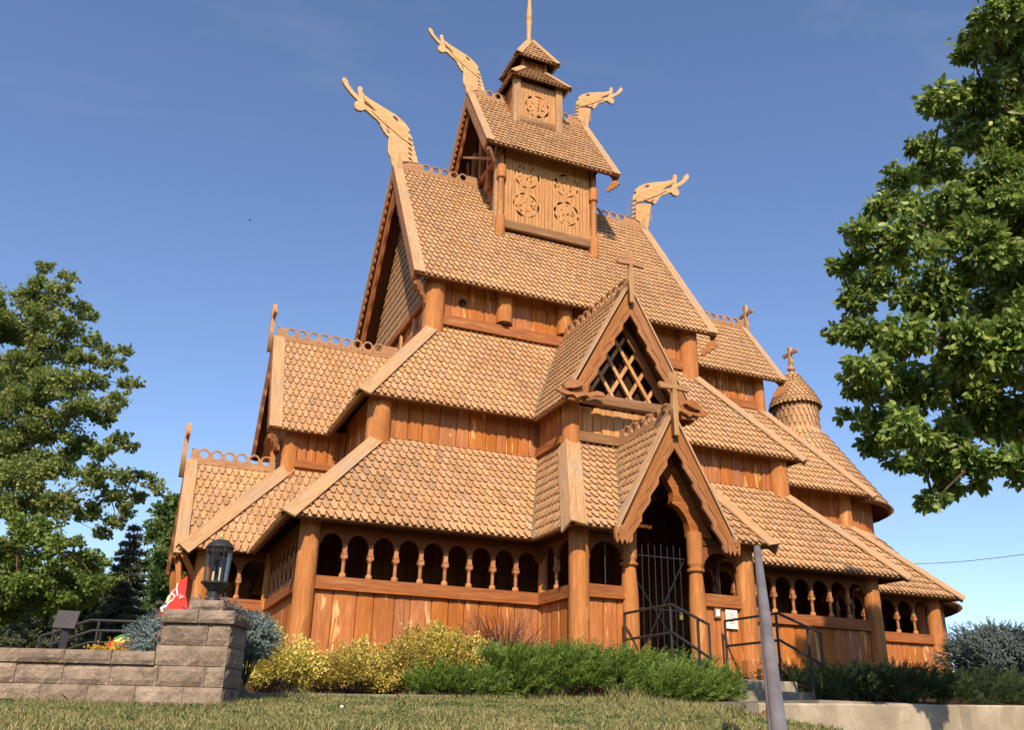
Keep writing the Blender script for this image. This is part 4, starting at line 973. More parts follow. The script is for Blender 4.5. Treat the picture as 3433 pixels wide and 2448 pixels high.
for i, (a, b, c) in enumerate(o_med['tower_panel']): hl += medallion(a, b, c*0.95, 5+i)
panelled('tower_panel', -1.22, 1.20, 11.06, 13.35, -Y4p, hl, 9)
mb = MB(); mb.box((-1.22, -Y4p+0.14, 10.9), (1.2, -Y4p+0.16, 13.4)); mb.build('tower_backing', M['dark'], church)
mb = MB(); mb.box((-1.24, -Y4p-0.09, 10.83), (1.22, -Y4p+0.03, 11.06)); mb.build('tower_beam', M['greybeam'], church, bev=0.015)
planks(church, (-1.30, Y4p), (-1.30, -Y4p), 10.4, 13.4, (-1, 0), 'wall', .14, .2, .05, 501, 'tower_side_wall')
planks(church, (1.30, -Y4p), (1.30, Y4p), 10.4, 13.4, (1, 0), 'wall', .14, .2, .05, 502, 'tower_side_wall')
planks(church, (1.30, Y4p), (-1.30, Y4p), 10.4, 13.4, (0, 1), 'wall', .14, .2, .05, 503, 'tower_back_wall')
for sx in (-1, 1):
    x = sx*1.335; y = -Y4p-0.03
    mb = MB()
    mb.lathe((x, y, 0), [(.04, 10.44), (.10, 10.46), (.125, 10.52), (.13, 10.6), (.13, 11.12), (.12, 11.15), (.082, 11.17), (.078, 12.24), (.088, 12.26), (.128, 12.28), (.13, 12.60), (.11, 12.66), (.06, 12.68), (.055, 13.3)], 20)
    mb.build('tower_post', M['post'], church, smooth=True)
    mb = MB(); mb.box((x-0.14, y+0.06, 10.45), (x+0.13, y+0.20, 13.3)); mb.build('tower_corner_board', M['cap'], church, bev=0.01)
# gable of tier 4, open truss
mb = MB()
for sx in (-1,):
    mb.bar((-1.38, -1.5, 13.0), (-1.38, 1.5, 13.0), .06, .07); mb.bar((-1.38, 0, 13.0), (-1.38, 0, 15.3), .06, .10, (0, 1, 0))
    mb.bar((-1.62, -1.5, 12.75), (-1.62, 0.9, 14.3), .03, .06, (1, 0, 0)); mb.bar((-1.38, -0.6, 12.4), (-1.38, -0.6, 14.3), .05, .08, (0, 1, 0)); mb.bar((-1.38, 0.6, 12.4), (-1.38, 0.6, 14.3), .05, .08, (0, 1, 0))
mb.build('gable_truss', M['wall'], church)
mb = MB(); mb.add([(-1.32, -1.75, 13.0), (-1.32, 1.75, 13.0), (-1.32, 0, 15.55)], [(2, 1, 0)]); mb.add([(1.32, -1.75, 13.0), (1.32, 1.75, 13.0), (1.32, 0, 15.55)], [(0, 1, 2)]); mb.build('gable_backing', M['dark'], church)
for sy in (-1, 1):
    barge(church, (-X4r+0.10, 0, Z4r-0.12), (-X4r+0.10, sy*(Y4e-0.1), Z4e-0.05), (-1, 0, 0), 0.22, 0.06, 0.45, 0.04, False, 1, cap=0, material='wall')
# ---- turret
T5x, T5y = 0.655, 0.64
hl = medallion(-.01, 15.50, .38, 21)
panelled('turret_panel', -.56, .56, 15.0, 16.25, -T5y, hl, 22)
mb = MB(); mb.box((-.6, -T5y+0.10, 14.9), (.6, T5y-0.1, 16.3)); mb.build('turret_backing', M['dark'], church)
mb = MB(); mb.box((-.57, -T5y-0.07, 14.84), (.57, -T5y+0.02, 15.01)); mb.build('turret_beam', M['greybeam'], church, bev=0.01)
for sx in (-1, 1):
    for sy in (-1, 1):
        mb = MB(); mb.box((sx*T5x-.105, sy*T5y-.09, 14.66), (sx*T5x+.105, sy*T5y+.09, 16.35)); mb.build('turret_post', M['cross'], church, bev=0.012)
    mb = MB(); mb.box((sx*T5x-.03, -T5y, 14.9), (sx*T5x+.03, T5y, 16.3)); mb.build('turret_side_panel', M['wall'], church)
def pyr(b0, z0, b1, z1, seed, w=0.12, h=0.17):
    prev = None; ns = []; objs = []
    cs = [((-b0, -b0), (b0, -b0), (b1, -b1), (-b1, -b1)), ((b0, -b0), (b0, b0), (b1, b1), (b1, -b1)), ((b0, b0), (-b0, b0), (-b1, b1), (b1, b1)), ((-b0, b0), (-b0, -b0), (-b1, -b1), (-b1, b1))]
    for i, (a, b, c, d) in enumerate(cs):
        o, _, _, n = slope(church, [(*a, z0), (*b, z0), (*c, z1), (*d, z1)], 'turret_roof', deck=0.03, w=w, h=h, seed=seed+i); ns.append(n); objs.append(o)
    for i in range(4):
        a, d = cs[i][0], cs[i][3]; hipboard(objs[i], (*a, z0), (*d, z1), ns[i], ns[i-1], w=0.10, t=0.022, lift=0.075, ext=0.03)
pyr(0.88, 16.24, 0.36, 16.96, 80)
pyr(0.62, 17.22, 0.03, 18.34, 90, 0.12, 0.17)
mb = MB(); mb.box((-.36, -.36, 16.9), (.36, .36, 17.3)); mb.build('lantern_stage', M['wall'], church)
mb = MB()
for sx in (-1, 1):
    for sy in (-1, 1): mb.box((sx*.36-.04, sy*.36-.04, 16.9), (sx*.36+.04, sy*.36+.04, 17.32))
mb.box((-.39, -.39, 16.96), (.39, .39, 17.02)); mb.build('lantern_frame', M['crest'], church)
mb = MB(); mb.lathe((-0.03, 0, 0), [(.10, 18.25), (.10, 18.40), (.07, 18.44), (.062, 18.5), (.075, 18.9), (.092, 19.12), (.098, 19.17), (.084, 19.18), (.098, 19.20), (.098, 19.23), (.084, 19.25), (.098, 19.27), (.085, 19.45), (.058, 19.8), (.05, 20.1), (.03, 21.2)], 18)
mb.build('spire', M['dragon'], church, smooth=True)

# ---- chancel
Xcr, Ycr, Zcr, Zcre = 7.091, 1.515, 10.146, 8.019
o1, _, _, _ = slope(church, [(X2t, -Ycr, Zcre), (Xcr, -Ycr, Zcre), (Xcr, 0, Zcr), (X2t, 0, Zcr)], seed=131)
slope(church, [(Xcr, Ycr, Zcre), (X2t, Ycr, Zcre), (X2t, 0, Zcr), (Xcr, 0, Zcr)], seed=132)
for sy in (-1, 1): barge(o1, (Xcr, 0, Zcr+.06), (Xcr, sy*Ycr, Zcre+.02), (1, 0, 0), 0.22, .05, .25, .03, False, 1, cap=.2)
crest(o1, (X2t, 0, Zcr+.03), (Xcr-.03, 0, Zcr+.03), base=.12, endsolid=.06, start_solid=.1)
cross(o1, (Xcr+0.10, 0, Zcr-.02), (0, 1, 0), 0.88, 0.30)
eave_tail(o1, Xcr-0.05, -Ycr+0.02, Zcre-0.12, -1, 1.0, (0.75, -0.66, 0))
planks(church, (X2t+.1, -1.10), (6.52, -1.10), 6.9, 8.25, (0, -1), 'wall', .2, .3, .05, 601, 'chancel_wall')
planks(church, (6.52, -1.10), (6.52, 1.10), 6.9, 8.25, (1, 0), 'wall', .2, .3, .05, 602, 'chancel_wall')
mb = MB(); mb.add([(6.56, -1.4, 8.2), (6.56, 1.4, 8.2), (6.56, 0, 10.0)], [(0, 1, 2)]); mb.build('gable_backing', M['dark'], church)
post(church, 6.52, -1.10, 6.9, 8.3, 0.16, 'chancel_post'); post(church, 6.52, 1.10, 6.9, 8.3, 0.16, 'chancel_post')
mb = MB(); mb.box((X2t+.2, -1.20, 7.22), (6.40, -1.10, 7.44)); mb.build('chancel_beam', M['beam'], church, bev=.012)
X2c, Y2c, X2ce, Y2ce = 6.523, 1.098, 8.320, 2.895
o2, _, _, nA = slope(church, [(4.9, -Y2ce, 4.676), (X2ce, -Y2ce, 4.676), (X2c, -Y2c, 7.198), (3.35, -Y2c, 7.198)], seed=133)
o3, _, _, nB = slope(church, [(X2ce, -Y2ce, 4.676), (X2ce, Y2ce, 4.676), (X2c, Y2c, 7.198), (X2c, -Y2c, 7.198)], seed=134)
hipboard(o2, (X2ce, -Y2ce, 4.676), (X2c, -Y2c, 7.198), nA, nB)
slope(church, [(X2ce, Y2ce, 4.676), (4.9, Y2ce, 4.676), (3.35, Y2c, 7.198), (X2c, Y2c, 7.198)], seed=135, shingles=False)
X1c, Y1c, X1ce, Y1ce = 7.871, 2.345, 9.522, 3.996
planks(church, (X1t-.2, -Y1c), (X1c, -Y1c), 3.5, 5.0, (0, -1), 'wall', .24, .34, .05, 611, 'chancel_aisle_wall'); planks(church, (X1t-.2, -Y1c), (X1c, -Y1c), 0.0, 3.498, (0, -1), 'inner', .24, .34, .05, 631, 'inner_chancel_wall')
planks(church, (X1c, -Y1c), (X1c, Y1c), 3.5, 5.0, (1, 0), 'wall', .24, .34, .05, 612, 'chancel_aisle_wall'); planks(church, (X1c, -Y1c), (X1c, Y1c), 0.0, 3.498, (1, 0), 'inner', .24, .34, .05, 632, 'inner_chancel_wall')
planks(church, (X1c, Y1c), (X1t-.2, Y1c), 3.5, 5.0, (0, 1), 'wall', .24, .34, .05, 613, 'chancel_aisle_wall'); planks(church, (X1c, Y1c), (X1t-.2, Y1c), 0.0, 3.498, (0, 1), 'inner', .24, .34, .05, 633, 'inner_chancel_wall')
post(church, X1c, -Y1c, 3.6, 5.1, .19, 'chancel_aisle_post'); post(church, X1c, Y1c, 3.6, 5.1, .19, 'chancel_aisle_post')
o4, _, _, nC = slope(church, [(6.2, -Y1ce, 2.138), (X1ce, -Y1ce, 2.138), (X1c, -Y1c, 3.991), (4.68, -Y1c, 3.991)], seed=136)
o5, _, _, nD = slope(church, [(X1ce, -Y1ce, 2.138), (X1ce, Y1ce, 2.138), (X1c, Y1c, 3.991), (X1c, -Y1c, 3.991)], seed=137)
hipboard(o4, (X1ce, -Y1ce, 2.138), (X1c, -Y1c, 3.991), nC, nD)
slope(church, [(X1ce, Y1ce, 2.138), (6.2, Y1ce, 2.138), (4.68, Y1c, 3.991), (X1c, Y1c, 3.991)], seed=138, shingles=False)
bay((6.0, -3.58), (7.45, -3.58), 3, (0, -1), 614)
bay((7.40, -3.58), (8.95, -3.58), 3, (0, -1), 615)
bay((9.05, -3.5), (9.05, -0.5), 6, (1, 0), 616)
post(church, 9.05, -3.58, 0, 2.2, .165); post(church, 9.05, 3.58, 0, 2.2, .165)
bay((9.05, 3.58), (6.0, 3.58), 6, (0, 1), 617)
bay((5.75, -5.0), (5.75, -3.6), 3, (1, 0), 618)
planks(church, (5.75, 3.6), (5.75, 5.0), 0, 2.2, (1, 0), 'wall', .2, .3, .05, 619)
planks(church, (5.75, 5.1), (-5.75, 5.1), 0, 2.2, (0, 1), 'wall', .2, .3, .05, 620)
# ---- apse: round shingled roofs
AX = 8.70
def cone_shingles(r0, z0, r1, z1, name, w=SW, h=SH, seed=0):
    r = random.Random(seed); mb = MB(); Ls = math.hypot(r0-r1, z1-z0); rows = max(2, round(Ls/h)); h2 = Ls/rows
    sx_, sz_ = (r1-r0)/Ls, (z1-z0)/Ls
    nr = max(8, round(2*PI*max(r0, r1)/w))
    for j in range(rows):
        v0 = j*h2-0.015; rad = r0+sx_*v0
        cnt = max(8, round(2*PI*rad/w)) if r0 != r1 else nr
        ww = 2*PI*rad/cnt
        for k in range(cnt):
            an = 2*PI*(k+(0.5 if j % 2 else 0))/cnt
            er = Vector((math.cos(an), math.sin(an), 0)); et = Vector((-math.sin(an), math.cos(an), 0)); vv = er*sx_+Vector((0, 0, sz_)); nn = er*sz_-Vector((0, 0, sx_))
            base = Vector((AX, 0, 0))+er*rad+Vector((0, 0, z0+sz_*v0))
            kk = 1+ (sx_*h2*1.2)/max(rad, .05)
            def pl(a, b, c, base=base, et=et, vv=vv, nn=nn, rad=rad):
                sc2 = max(0.05, (rad+sx_*b)/rad); return base+et*a*sc2+vv*b+nn*(c+0.004)
            if rad+sx_*h2*1.9 < 0.02 and rad < 0.06: continue
            shingle_geo(mb, pl, ww, min(h2, Ls-v0 if Ls-v0 > 0.05 else h2), ST, r)
    o = mb.build(name, M['shingle'], church); o.data.materials.clear(); mark_edges(o.data, mb)
    d = MB(); d.lathe((AX, 0, 0), [(r0-0.06, z0-0.03), (r0, z0), (max(r1, .01), z1), (max(r1-.04, .005), z1-.05)], 48, cap=False); d.build('roof_deck', M['soffit'], o)
    return o
def drum(r_, z0, z1, name, seed, xmin=-99):
    mb = MB(); r = random.Random(seed); n = int(2*PI*r_/0.24)
    for k in range(n):
        a0 = 2*PI*k/n; a1 = 2*PI*(k+1)/n
        if AX+r_*math.cos((a0+a1)/2) < xmin: continue
        g = 0.003/r_; o_ = r.uniform(-.005, .005)
        ps = []
        for (a, q) in ((a0+g, -.05), (a1-g, -.05), (a1-g, -.012), (a1-g-.012/r_, o_), ((a0+a1)/2, o_+.006), (a0+g+.012/r_, o_), (a0+g, -.012)):
            ps.append((AX+(r_+q)*math.cos(a), (r_+q)*math.sin(a)))
        kk = len(ps)
        mb.add([(x, y, z0) for x, y in ps]+[(x, y, z1) for x, y in ps], [tuple(range(kk))[::-1], tuple(range(kk, 2*kk))]+[(i, (i+1) % kk, (i+1) % kk+kk, i+kk) for i in range(kk)])
    mb.build(name, M['wall'], church)
cone_shingles(3.50, 2.14, 1.80, 3.99, 'apse_roof', seed=701)
drum(3.12, -0.1, 2.25, 'apse_gallery_wall', 702, 9.12)
drum(1.72, 3.8, 5.1, 'apse_wall', 703, 7.95)
cone_shingles(2.21, 4.78, 0.68, 7.12, 'apse_roof', seed=704)
mb = MB(); mb.lathe((AX, 0, 0), [(.66, 7.08), (.69, 7.10), (.69, 7.16), (.62, 7.18)], 36); mb.build('apse_collar', M['flash'], church)
cone_shingles(0.57, 7.16, 0.57, 8.02, 'apse_turret', w=.13, h=.21, seed=705)
mb = MB(); mb.lathe((AX, 0, 0), [(.56, 7.1), (.56, 8.1)], 36); mb.build('apse_turret_core', M['wall'], church)
# bell-shaped cap in three bands
prof = [(.68, 7.97), (.625, 8.16), (.515, 8.38), (.385, 8.60), (.245, 8.83), (.12, 9.04)]
for i in range(len(prof)-1):
    (ra, za), (rb, zb) = prof[i], prof[i+1]; cone_shingles(ra, za, rb, zb, 'apse_cap', w=.12, h=.2, seed=710+i)
mb = MB(); mb.lathe((AX, 0, 0), [(.64, 7.99), (.605, 8.16), (.495, 8.38), (.365, 8.60), (.225, 8.83), (.10, 9.04), (.05, 9.1)], 32); mb.build('apse_cap_core', M['shingle'], church)
mb = MB(); mb.lathe((AX, 0, 0), [(.14, 8.98), (.13, 9.06), (.07, 9.10), (.07, 9.15), (.115, 9.2), (.115, 9.25), (.07, 9.30), (.06, 9.36), (.075, 9.4)], 16); mb.build('apse_finial', M['cross'], church, smooth=True)
cross(church, (AX, 0, 9.30), (0, 1, 0), 0.62, 0.30, foot=0.0)
# notices pinned to the vestibule panel
n1 = thing('paper_notice', 'white paper notice sheet pinned to the plank wall right of the church gate', 'notice', (1.10, -YV-0.05, 0.78))
mb = MB(); mb.box((.985, -YV-0.052, .785), (1.225, -YV-0.046, 1.095)); mb.build('sheet', M['paper'], n1)
mb = MB()
for i, wd in enumerate((.10, .13, .14, .07, .12, .10)): mb.box((1.105-wd/2, -YV-0.0545, 1.04-i*.035), (1.105+wd/2, -YV-0.0525, 1.05-i*.035))
mb.build('text_lines', M['ink'], n1)
n2 = thing('small_plaque', 'small faded plaque on the wall between the gate and the white notice', 'plaque', (.82, -YV-0.05, 0.95))
mb = MB(); mb.box((.755, -YV-0.056, .945), (.895, -YV-0.046, 1.11)); mb.build('backing_board', M['greybeam'], n2)
mb = MB(); mb.box((.785, -YV-0.060, .975), (.865, -YV-0.0565, 1.085)); mb.build('sheet', M['paper'], n2)

# ==================================================================== THE SITE
def at(u, v, D):
    """point whose bearing matches photograph coordinates (3433 x 2448), D metres ahead"""
    d = fwd*FPX + rt*(u-1716.5) - upv*(v-1224)
    return CAM + d*(D/d.dot(FH))
rng = np.random.default_rng(11)
c0_ = at(2544, 2358, 10.0); c1_ = at(3433, 2367, 11.9)
U_ = Vector((c1_.x-c0_.x, c1_.y-c0_.y, 0)).normalized(); N_ = Vector((-U_.y, U_.x, 0))
def sstep(t): t = np.clip(t, 0, 1); return t*t*(3-2*t)
WD = 9.2                                             # distance of the retaining wall
def zg(x, y):
    x = np.asarray(x, float); y = np.asarray(y, float)
    d = np.maximum(0, -8.0-y)
    xe = np.clip(x, -14, 6)
    front = -.57+.022*(xe+7)
    z = front - .065*np.minimum(d, 4.6) - .20*np.clip(d-4.6, 0, 7.4)
    t = sstep((y+7.9)/2.2)
    z = z*(1-t) + (-.07)*t
    far = np.hypot(x, y)
    z = z - sstep((far-28)/60)*2.6
    # drop right of the lawn, in front of the concrete wall
    sd1 = (x-c0_.x)*U_.x+(y-c0_.y)*U_.y; sd2 = (x-c0_.x)*N_.x+(y-c0_.y)*N_.y
    k = sstep((sd1+.16)/0.18)*sstep((.12-sd2)/0.10)
    z = z - k*2.2
    lat = (x-CAM.x)*RH.x+(y-CAM.y)*RH.y; D = (x-CAM.x)*FH.x+(y-CAM.y)*FH.y
    m_ = sstep((D-9.30)/.12)*sstep((-3.05-lat)/.2)*(1-sstep((D-13)/3))
    z = z*(1-m_) + (-.33)*m_
    return z
def lin(segs):
    out = []
    for a, b, s in segs: out.append(np.arange(a, b, s))
    out.append([segs[-1][1]]); return np.unique(np.round(np.concatenate(out), 4))
gxs = lin([(-900, -100, 100), (-100, -24, 4), (-24, -14, .5), (-14, 4, .08), (4, 20, .5), (20, 100, 4), (100, 900, 100)])
gys = lin([(-900, -100, 100), (-100, -26, 4), (-26, -14, .5), (-14, -5, .08), (-5, 16, .5), (16, 100, 4), (100, 900, 100)])
GX, GY_ = np.meshgrid(gxs, gys, indexing='ij'); GZ = zg(GX, GY_)
V = np.stack([GX.ravel(), GY_.ravel(), GZ.ravel()], 1); nx, ny = GX.shape
I = (np.arange(nx-1)[:, None]*ny+np.arange(ny-1)[None, :]).ravel()
go = npmesh('lawn', V, np.stack([I, I+ny, I+ny+1, I+1], 1), M['ground']); tag(go, None, None, kind='structure')
def sheet(name, x0, x1, y0, y1, s, material, lift=0.012):
    xs = np.arange(x0, x1+s/2, s); ys = np.arange(y0, y1+s/2, s); A, B = np.meshgrid(xs, ys, indexing='ij')
    Zs = zg(A, B)+lift+rng.uniform(-.004, .012, A.shape)
    V = np.stack([A.ravel(), B.ravel(), Zs.ravel()], 1); n_ = A.shape[1]; I = (np.arange(A.shape[0]-1)[:, None]*n_+np.arange(n_-1)[None, :]).ravel()
    o = npmesh(name, V, np.stack([I, I+n_, I+n_+1, I+1], 1), material); tag(o, None, None, kind='structure'); return o
sheet('planting_bed', -7.3, -1.50, -7.98, -5.2, .10, M['soil'])
sheet('planting_bed', 1.5, 12, -11.2, -3.7, .16, M['soil'])
# kerb
mb = MB(); n = 26
for i in range(n):
    x0 = -7.4+5.95*i/n; x1 = -7.4+5.95*(i+1)/n
    z0, z1 = float(zg(x0, -8.05)), float(zg(x1, -8.05))
    mb.add([(x0, -8.12, z0-.1), (x1, -8.12, z1-.1), (x1, -8.0, z1-.1), (x0, -8.0, z0-.1), (x0, -8.12, z0+.045), (x1, -8.12, z1+.045), (x1, -8.0, z1+.045), (x0, -8.0, z0+.045)],
           [(3,2,1,0),(4,5,6,7),(0,1,5,4),(2,3,7,6)])
kb = mb.build('kerb_strip', M['concrete_g']); tag(kb, None, None, kind='structure')

# steps and walk
st = thing('concrete_steps', 'pale concrete landing and steps below the church gate', 'steps', (-0.15, -8.2, -.5))
mb = MB(); mb.box((-1.25, -8.2, -.9), (1.10, -6.68, -.11)); mb.build('landing', M['concrete_g'], st, bev=.02)
mb = MB(); mb.box((-1.25, -8.53, -.9), (1.10, -8.203, -.27)); mb.build('step', M['concrete_g'], st, bev=.02)
mb = MB(); mb.box((-1.25, -8.86, -.9), (1.12, -8.533, -.43)); mb.build('step', M['concrete_g'], st, bev=.02)
mb = MB(); mb.box((-1.15, -11.25, -.9), (1.1, -8.863, -.47)); wk = mb.build('walkway', M['concrete_g']); tag(wk, None, None, kind='structure')
# concrete wall on the right
cw = thing('concrete_wall', 'long low pale concrete retaining wall at the lower right', 'wall', (-2.1, -11.4, -1.3))
A0 = L(7.08, 9.76, 0); 
c0_ = at(2544, 2358, 10.0); c1_ = at(3433, 2367, 11.9)
mb = MB(); U_ = Vector((c1_.x-c0_.x, c1_.y-c0_.y, 0)).normalized(); N_ = Vector((-U_.y, U_.x, 0)); slz = (c1_.z-c0_.z)/((c1_-c0_).xy.length)
Lw = 14.0; n = 40; vs = []; fs = []
prof = [(0.0, -3.2), (0.0, -.018), (.015, 0.0), (.185, 0.0), (.20, -.018), (.20, -3.2)]
for i in range(n+1):
    p = c0_+U_*(Lw*i/n)
    for (a, b) in prof: vs.append((p.x+N_.x*a, p.y+N_.y*a, c0_.z+slz*Lw*i/n+b+(rnd.uniform(-.002, .002) if b > -1 else 0)))
k = len(prof)
for i in range(n):
    for j in range(k-1): fs.append((i*k+j, (i+1)*k+j, (i+1)*k+j+1, i*k+j+1))
fs += [tuple(range(k)), tuple(range(n*k+k-1, n*k-1, -1))]
mb.add(vs, fs); mb.build('wall_body', M['concrete'], cw)
mb = MB(); q = c0_-N_*0.002
mb.add([q+U_*.03+Vector((0,0,-.08)), q+U_*.10+Vector((0,0,-.06)), q+U_*.11+Vector((0,0,-.3)), q+U_*.05+Vector((0,0,-.32))], [(0,3,2,1)]); mb.build('rust_streak', M['rust'], cw)

# split-face block wall and pillar
wall = thing('retaining_wall', 'brown split-face block wall stepping up to a lantern pillar', 'wall', L(-3.0, 9.5, -.72))
def rough_block(mb, x0, x1, d0, d1, z0, z1, r, amp=.007, faces='F'):
    """block in wall coordinates: x lateral, d distance, z height; rough front and right faces"""
    o = r.uniform(-.007, .007); g = .0025; x0 += g; x1 -= g; z0 += g*.7; z1 -= g*.7
    nx_, nz_ = max(3, int((x1-x0)/.045)), max(3, int((z1-z0)/.045)); nd_ = max(3, int((d1-d0)/.05))
    def P(x, d, z): return L(x, d, z)
    vs = []; fs = []
    for i in range(nx_+1):
        for j in range(nz_+1):
            e = (i in (0, nx_)) + (j in (0, nz_)); dd = d0+o-(0 if e else r.uniform(0, amp*1.6)+.004)+(.012 if e else 0)+r.uniform(-.002, .002)
            vs.append(P(x0+(x1-x0)*i/nx_+(0 if e else r.uniform(-.005, .005)), dd, z0+(z1-z0)*j/nz_))
    for i in range(nx_):
        for j in range(nz_): a = i*(nz_+1)+j; fs.append((a, a+nz_+1, a+nz_+2, a+1))
    mb.add(vs, fs)
    # right (rough) face
    vs = []; fs = []
    for i in range(nd_+1):
        for j in range(nz_+1):
            e = (i in (0, nd_)) + (j in (0, nz_)); dx = (r.uniform(0, amp*1.6)+.003 if not e else -.002)
            vs.append(P(x1+(dx if 'R' in faces else 0), d0+o+.012+(d1-d0-o-.012)*i/nd_, z0+(z1-z0)*j/nz_))
    for i in range(nd_):
        for j in range(nz_): a = i*(nz_+1)+j; fs.append((a, a+nz_+1, a+nz_+2, a+1))
    mb.add(vs, fs)
    b = [P(x0, d0+o+.012, z0), P(x1, d0+o+.012, z0), P(x1, d1, z0), P(x0, d1, z0), P(x0, d0+o+.012, z1), P(x1, d0+o+.012, z1), P(x1, d1, z1), P(x0, d1, z1)]
    mb.add(b, [(3,2,1,0),(4,5,6,7),(2,3,7,6),(3,0,4,7)])
rw = random.Random(5)
PX0, PX1 = -3.395, -2.722
def course(name, z0, z1, x0, x1, d0, d1, start, step=.46, faces='F', rightcol=None):
    mb = MB(); x = x1; k = 0; cuts = [x1]
    x = x1-start
    while x > x0: cuts.append(x); x -= step
    cuts.append(x0)
    for a, b in zip(cuts[1:], cuts[:-1]):
        if b-a > .02: rough_block(mb, a, b, d0, d1, z0, z1, rw, faces='FR' if b == x1 and 'R' in faces else 'F')
    return mb.build(name, M['block'], wall)
course('footing_course', -.92, -.732, -9.5, PX1-.01, WD-.01, WD+.3, .3)
course('block_course', -.73, -.535, -9.5, PX1, WD, WD+.62, .38, faces='R')
course('block_course', -.533, -.345, -9.5, PX1, WD, WD+.62, .19, faces='R')
course('cap_course', -.343, -.215, -9.5, PX0-.02, WD-.035, WD+.33, .42)
course('pillar_course', -.343, -.152, PX0-.035, PX1, WD+.004, WD+.62, .38, faces='R')
course('pillar_course', -.15, .058, PX0, PX1, WD+.0, WD+.62, .22, faces='R')
course('pillar_cap', .06, .188, PX0-.01, PX1+.035, WD-.04, WD+.67, .36, faces='R')
course('pillar_top_block', .19, .29, -3.175, -2.83, WD+.02, WD+.42, .40, faces='R')

# lantern
lc = L(-3.005, 9.42, 0)
lan = thing('post_lantern', 'black glass-sided lantern with white candle bulbs on top of the block pillar', 'lantern', (lc.x, lc.y, .29))
def lz(z): return (lc.x, lc.y, z)
mb = MB(); mb.lathe(lz(0), [(.078, .288), (.078, .325), (.07, .335), (.052, .34), (.05, .395), (.06, .402), (.075, .415), (.125, .462), (.13, .47), (.145, .475), (.145, .492), (.12, .495)], 24); mb.build('base', M['blackpaint'], lan, smooth=True)
mb = MB(); mb.lathe(lz(0), [(.14, .835), (.145, .845), (.14, .855), (.12, .885), (.085, .915), (.04, .932), (.0, .935)], 24, cap=False); mb.lathe(lz(0), [(.13, .83), (.14, .838)], 24); mb.build('dome', M['blackpaint'], lan, smooth=True)
mb = MB(); mb.lathe(lz(0), [(.012, .93), (.010, .945), (.016, .953), (.010, .963), (.007, .99), (.003, 1.0)], 10); mb.build('finial', M['brass'], lan, smooth=True)
mb = MB()
for k in range(8):
    a = 2*PI*(k+.3)/8; mb.tube([(lc.x+.122*math.cos(a), lc.y+.122*math.sin(a), .49), (lc.x+.135*math.cos(a), lc.y+.135*math.sin(a), .84)], .005, 6)
mb.build('mullions', M['blackpaint'], lan)
mb = MB(); mb.lathe(lz(0), [(.117, .495), (.130, .835)], 8, cap=False); mb.build('glass', M['glass'], lan)
mb = MB()
for (dx, h_) in ((.035, .145), (-.03, .10)):
    mb.lathe((lc.x+dx, lc.y+.01, .5), [(.013, 0), (.013, h_)], 10)
cn = mb.build('candle_sleeves', M['candle'], lan)
mb = MB()
for (dx, h_) in ((.035, .145), (-.03, .10)): mb.lathe((lc.x+dx, lc.y+.01, .5+h_), [(.006, 0), (.011, .02), (.011, .04), (.003, .075)], 10)
mb.build('bulbs', M['glass'], lan, smooth=True)

# handrails beside the landing
def zstep(y): return -.11 if y > -8.2 else (-.27 if y > -8.53 else (-.43 if y > -8.86 else -.47))
def handrail(x, ya, yb, yc, label):
    h = thing('handrail', label, 'handrail', (x, ya, -.11))
    T, Lo = .88, .48; r_ = .021
    mb = MB(); mb.tube([(x, ya, T), (x, yb-.04, T), (x, yc, T-.36), (x, yc, Lo-.40), (x, yb-.04, Lo), (x, ya, Lo)], r_, 10); mb.build('rail', M['blackpaint'], h, smooth=True)
    for y, top in ((ya, T), (yb, T), (yc+.26, T-.27)):
        mb = MB(); mb.tube([(x, y, zstep(y)-.01), (x, y, top-.01)], r_, 10); mb.build('post', M['blackpaint'], h, smooth=True)
    return h
handrail(-1.08, -6.83, -8.18, -9.12, 'black pipe handrail on the left side of the church steps')
handrail(0.83, -6.83, -8.16, -9.10, 'black pipe handrail on the right side of the church steps')
# steel pipe rail close to the viewer
B_ = Vector((-3.814, -13.791, .567)); A_ = Vector((-6.225, -16.928, -.792))
pr = thing('steel_pipe_rail', 'thick grey steel pipe handrail leaning up in the foreground', 'handrail', (B_.x, B_.y, -1.0))
d_ = (B_-A_).normalized()
mb = MB(); mb.tube([A_-d_*.9, A_, B_-d_*.05, B_+d_*.0+Vector((0,0,-.008)), B_+d_*.03+Vector((0,0,-.045)), B_+d_*.035+Vector((0,0,-.10)), Vector((B_.x+d_.x*.035, B_.y+d_.y*.035, -1.3))], [.0285]*7, 18); mb.build('pipe', M['pipe'], pr, smooth=True)
mb = MB(); q = A_-d_*.6; mb.tube([q, (q.x, q.y, -2.4)], .028, 14); mb.build('post', M['pipe'], pr, smooth=True)

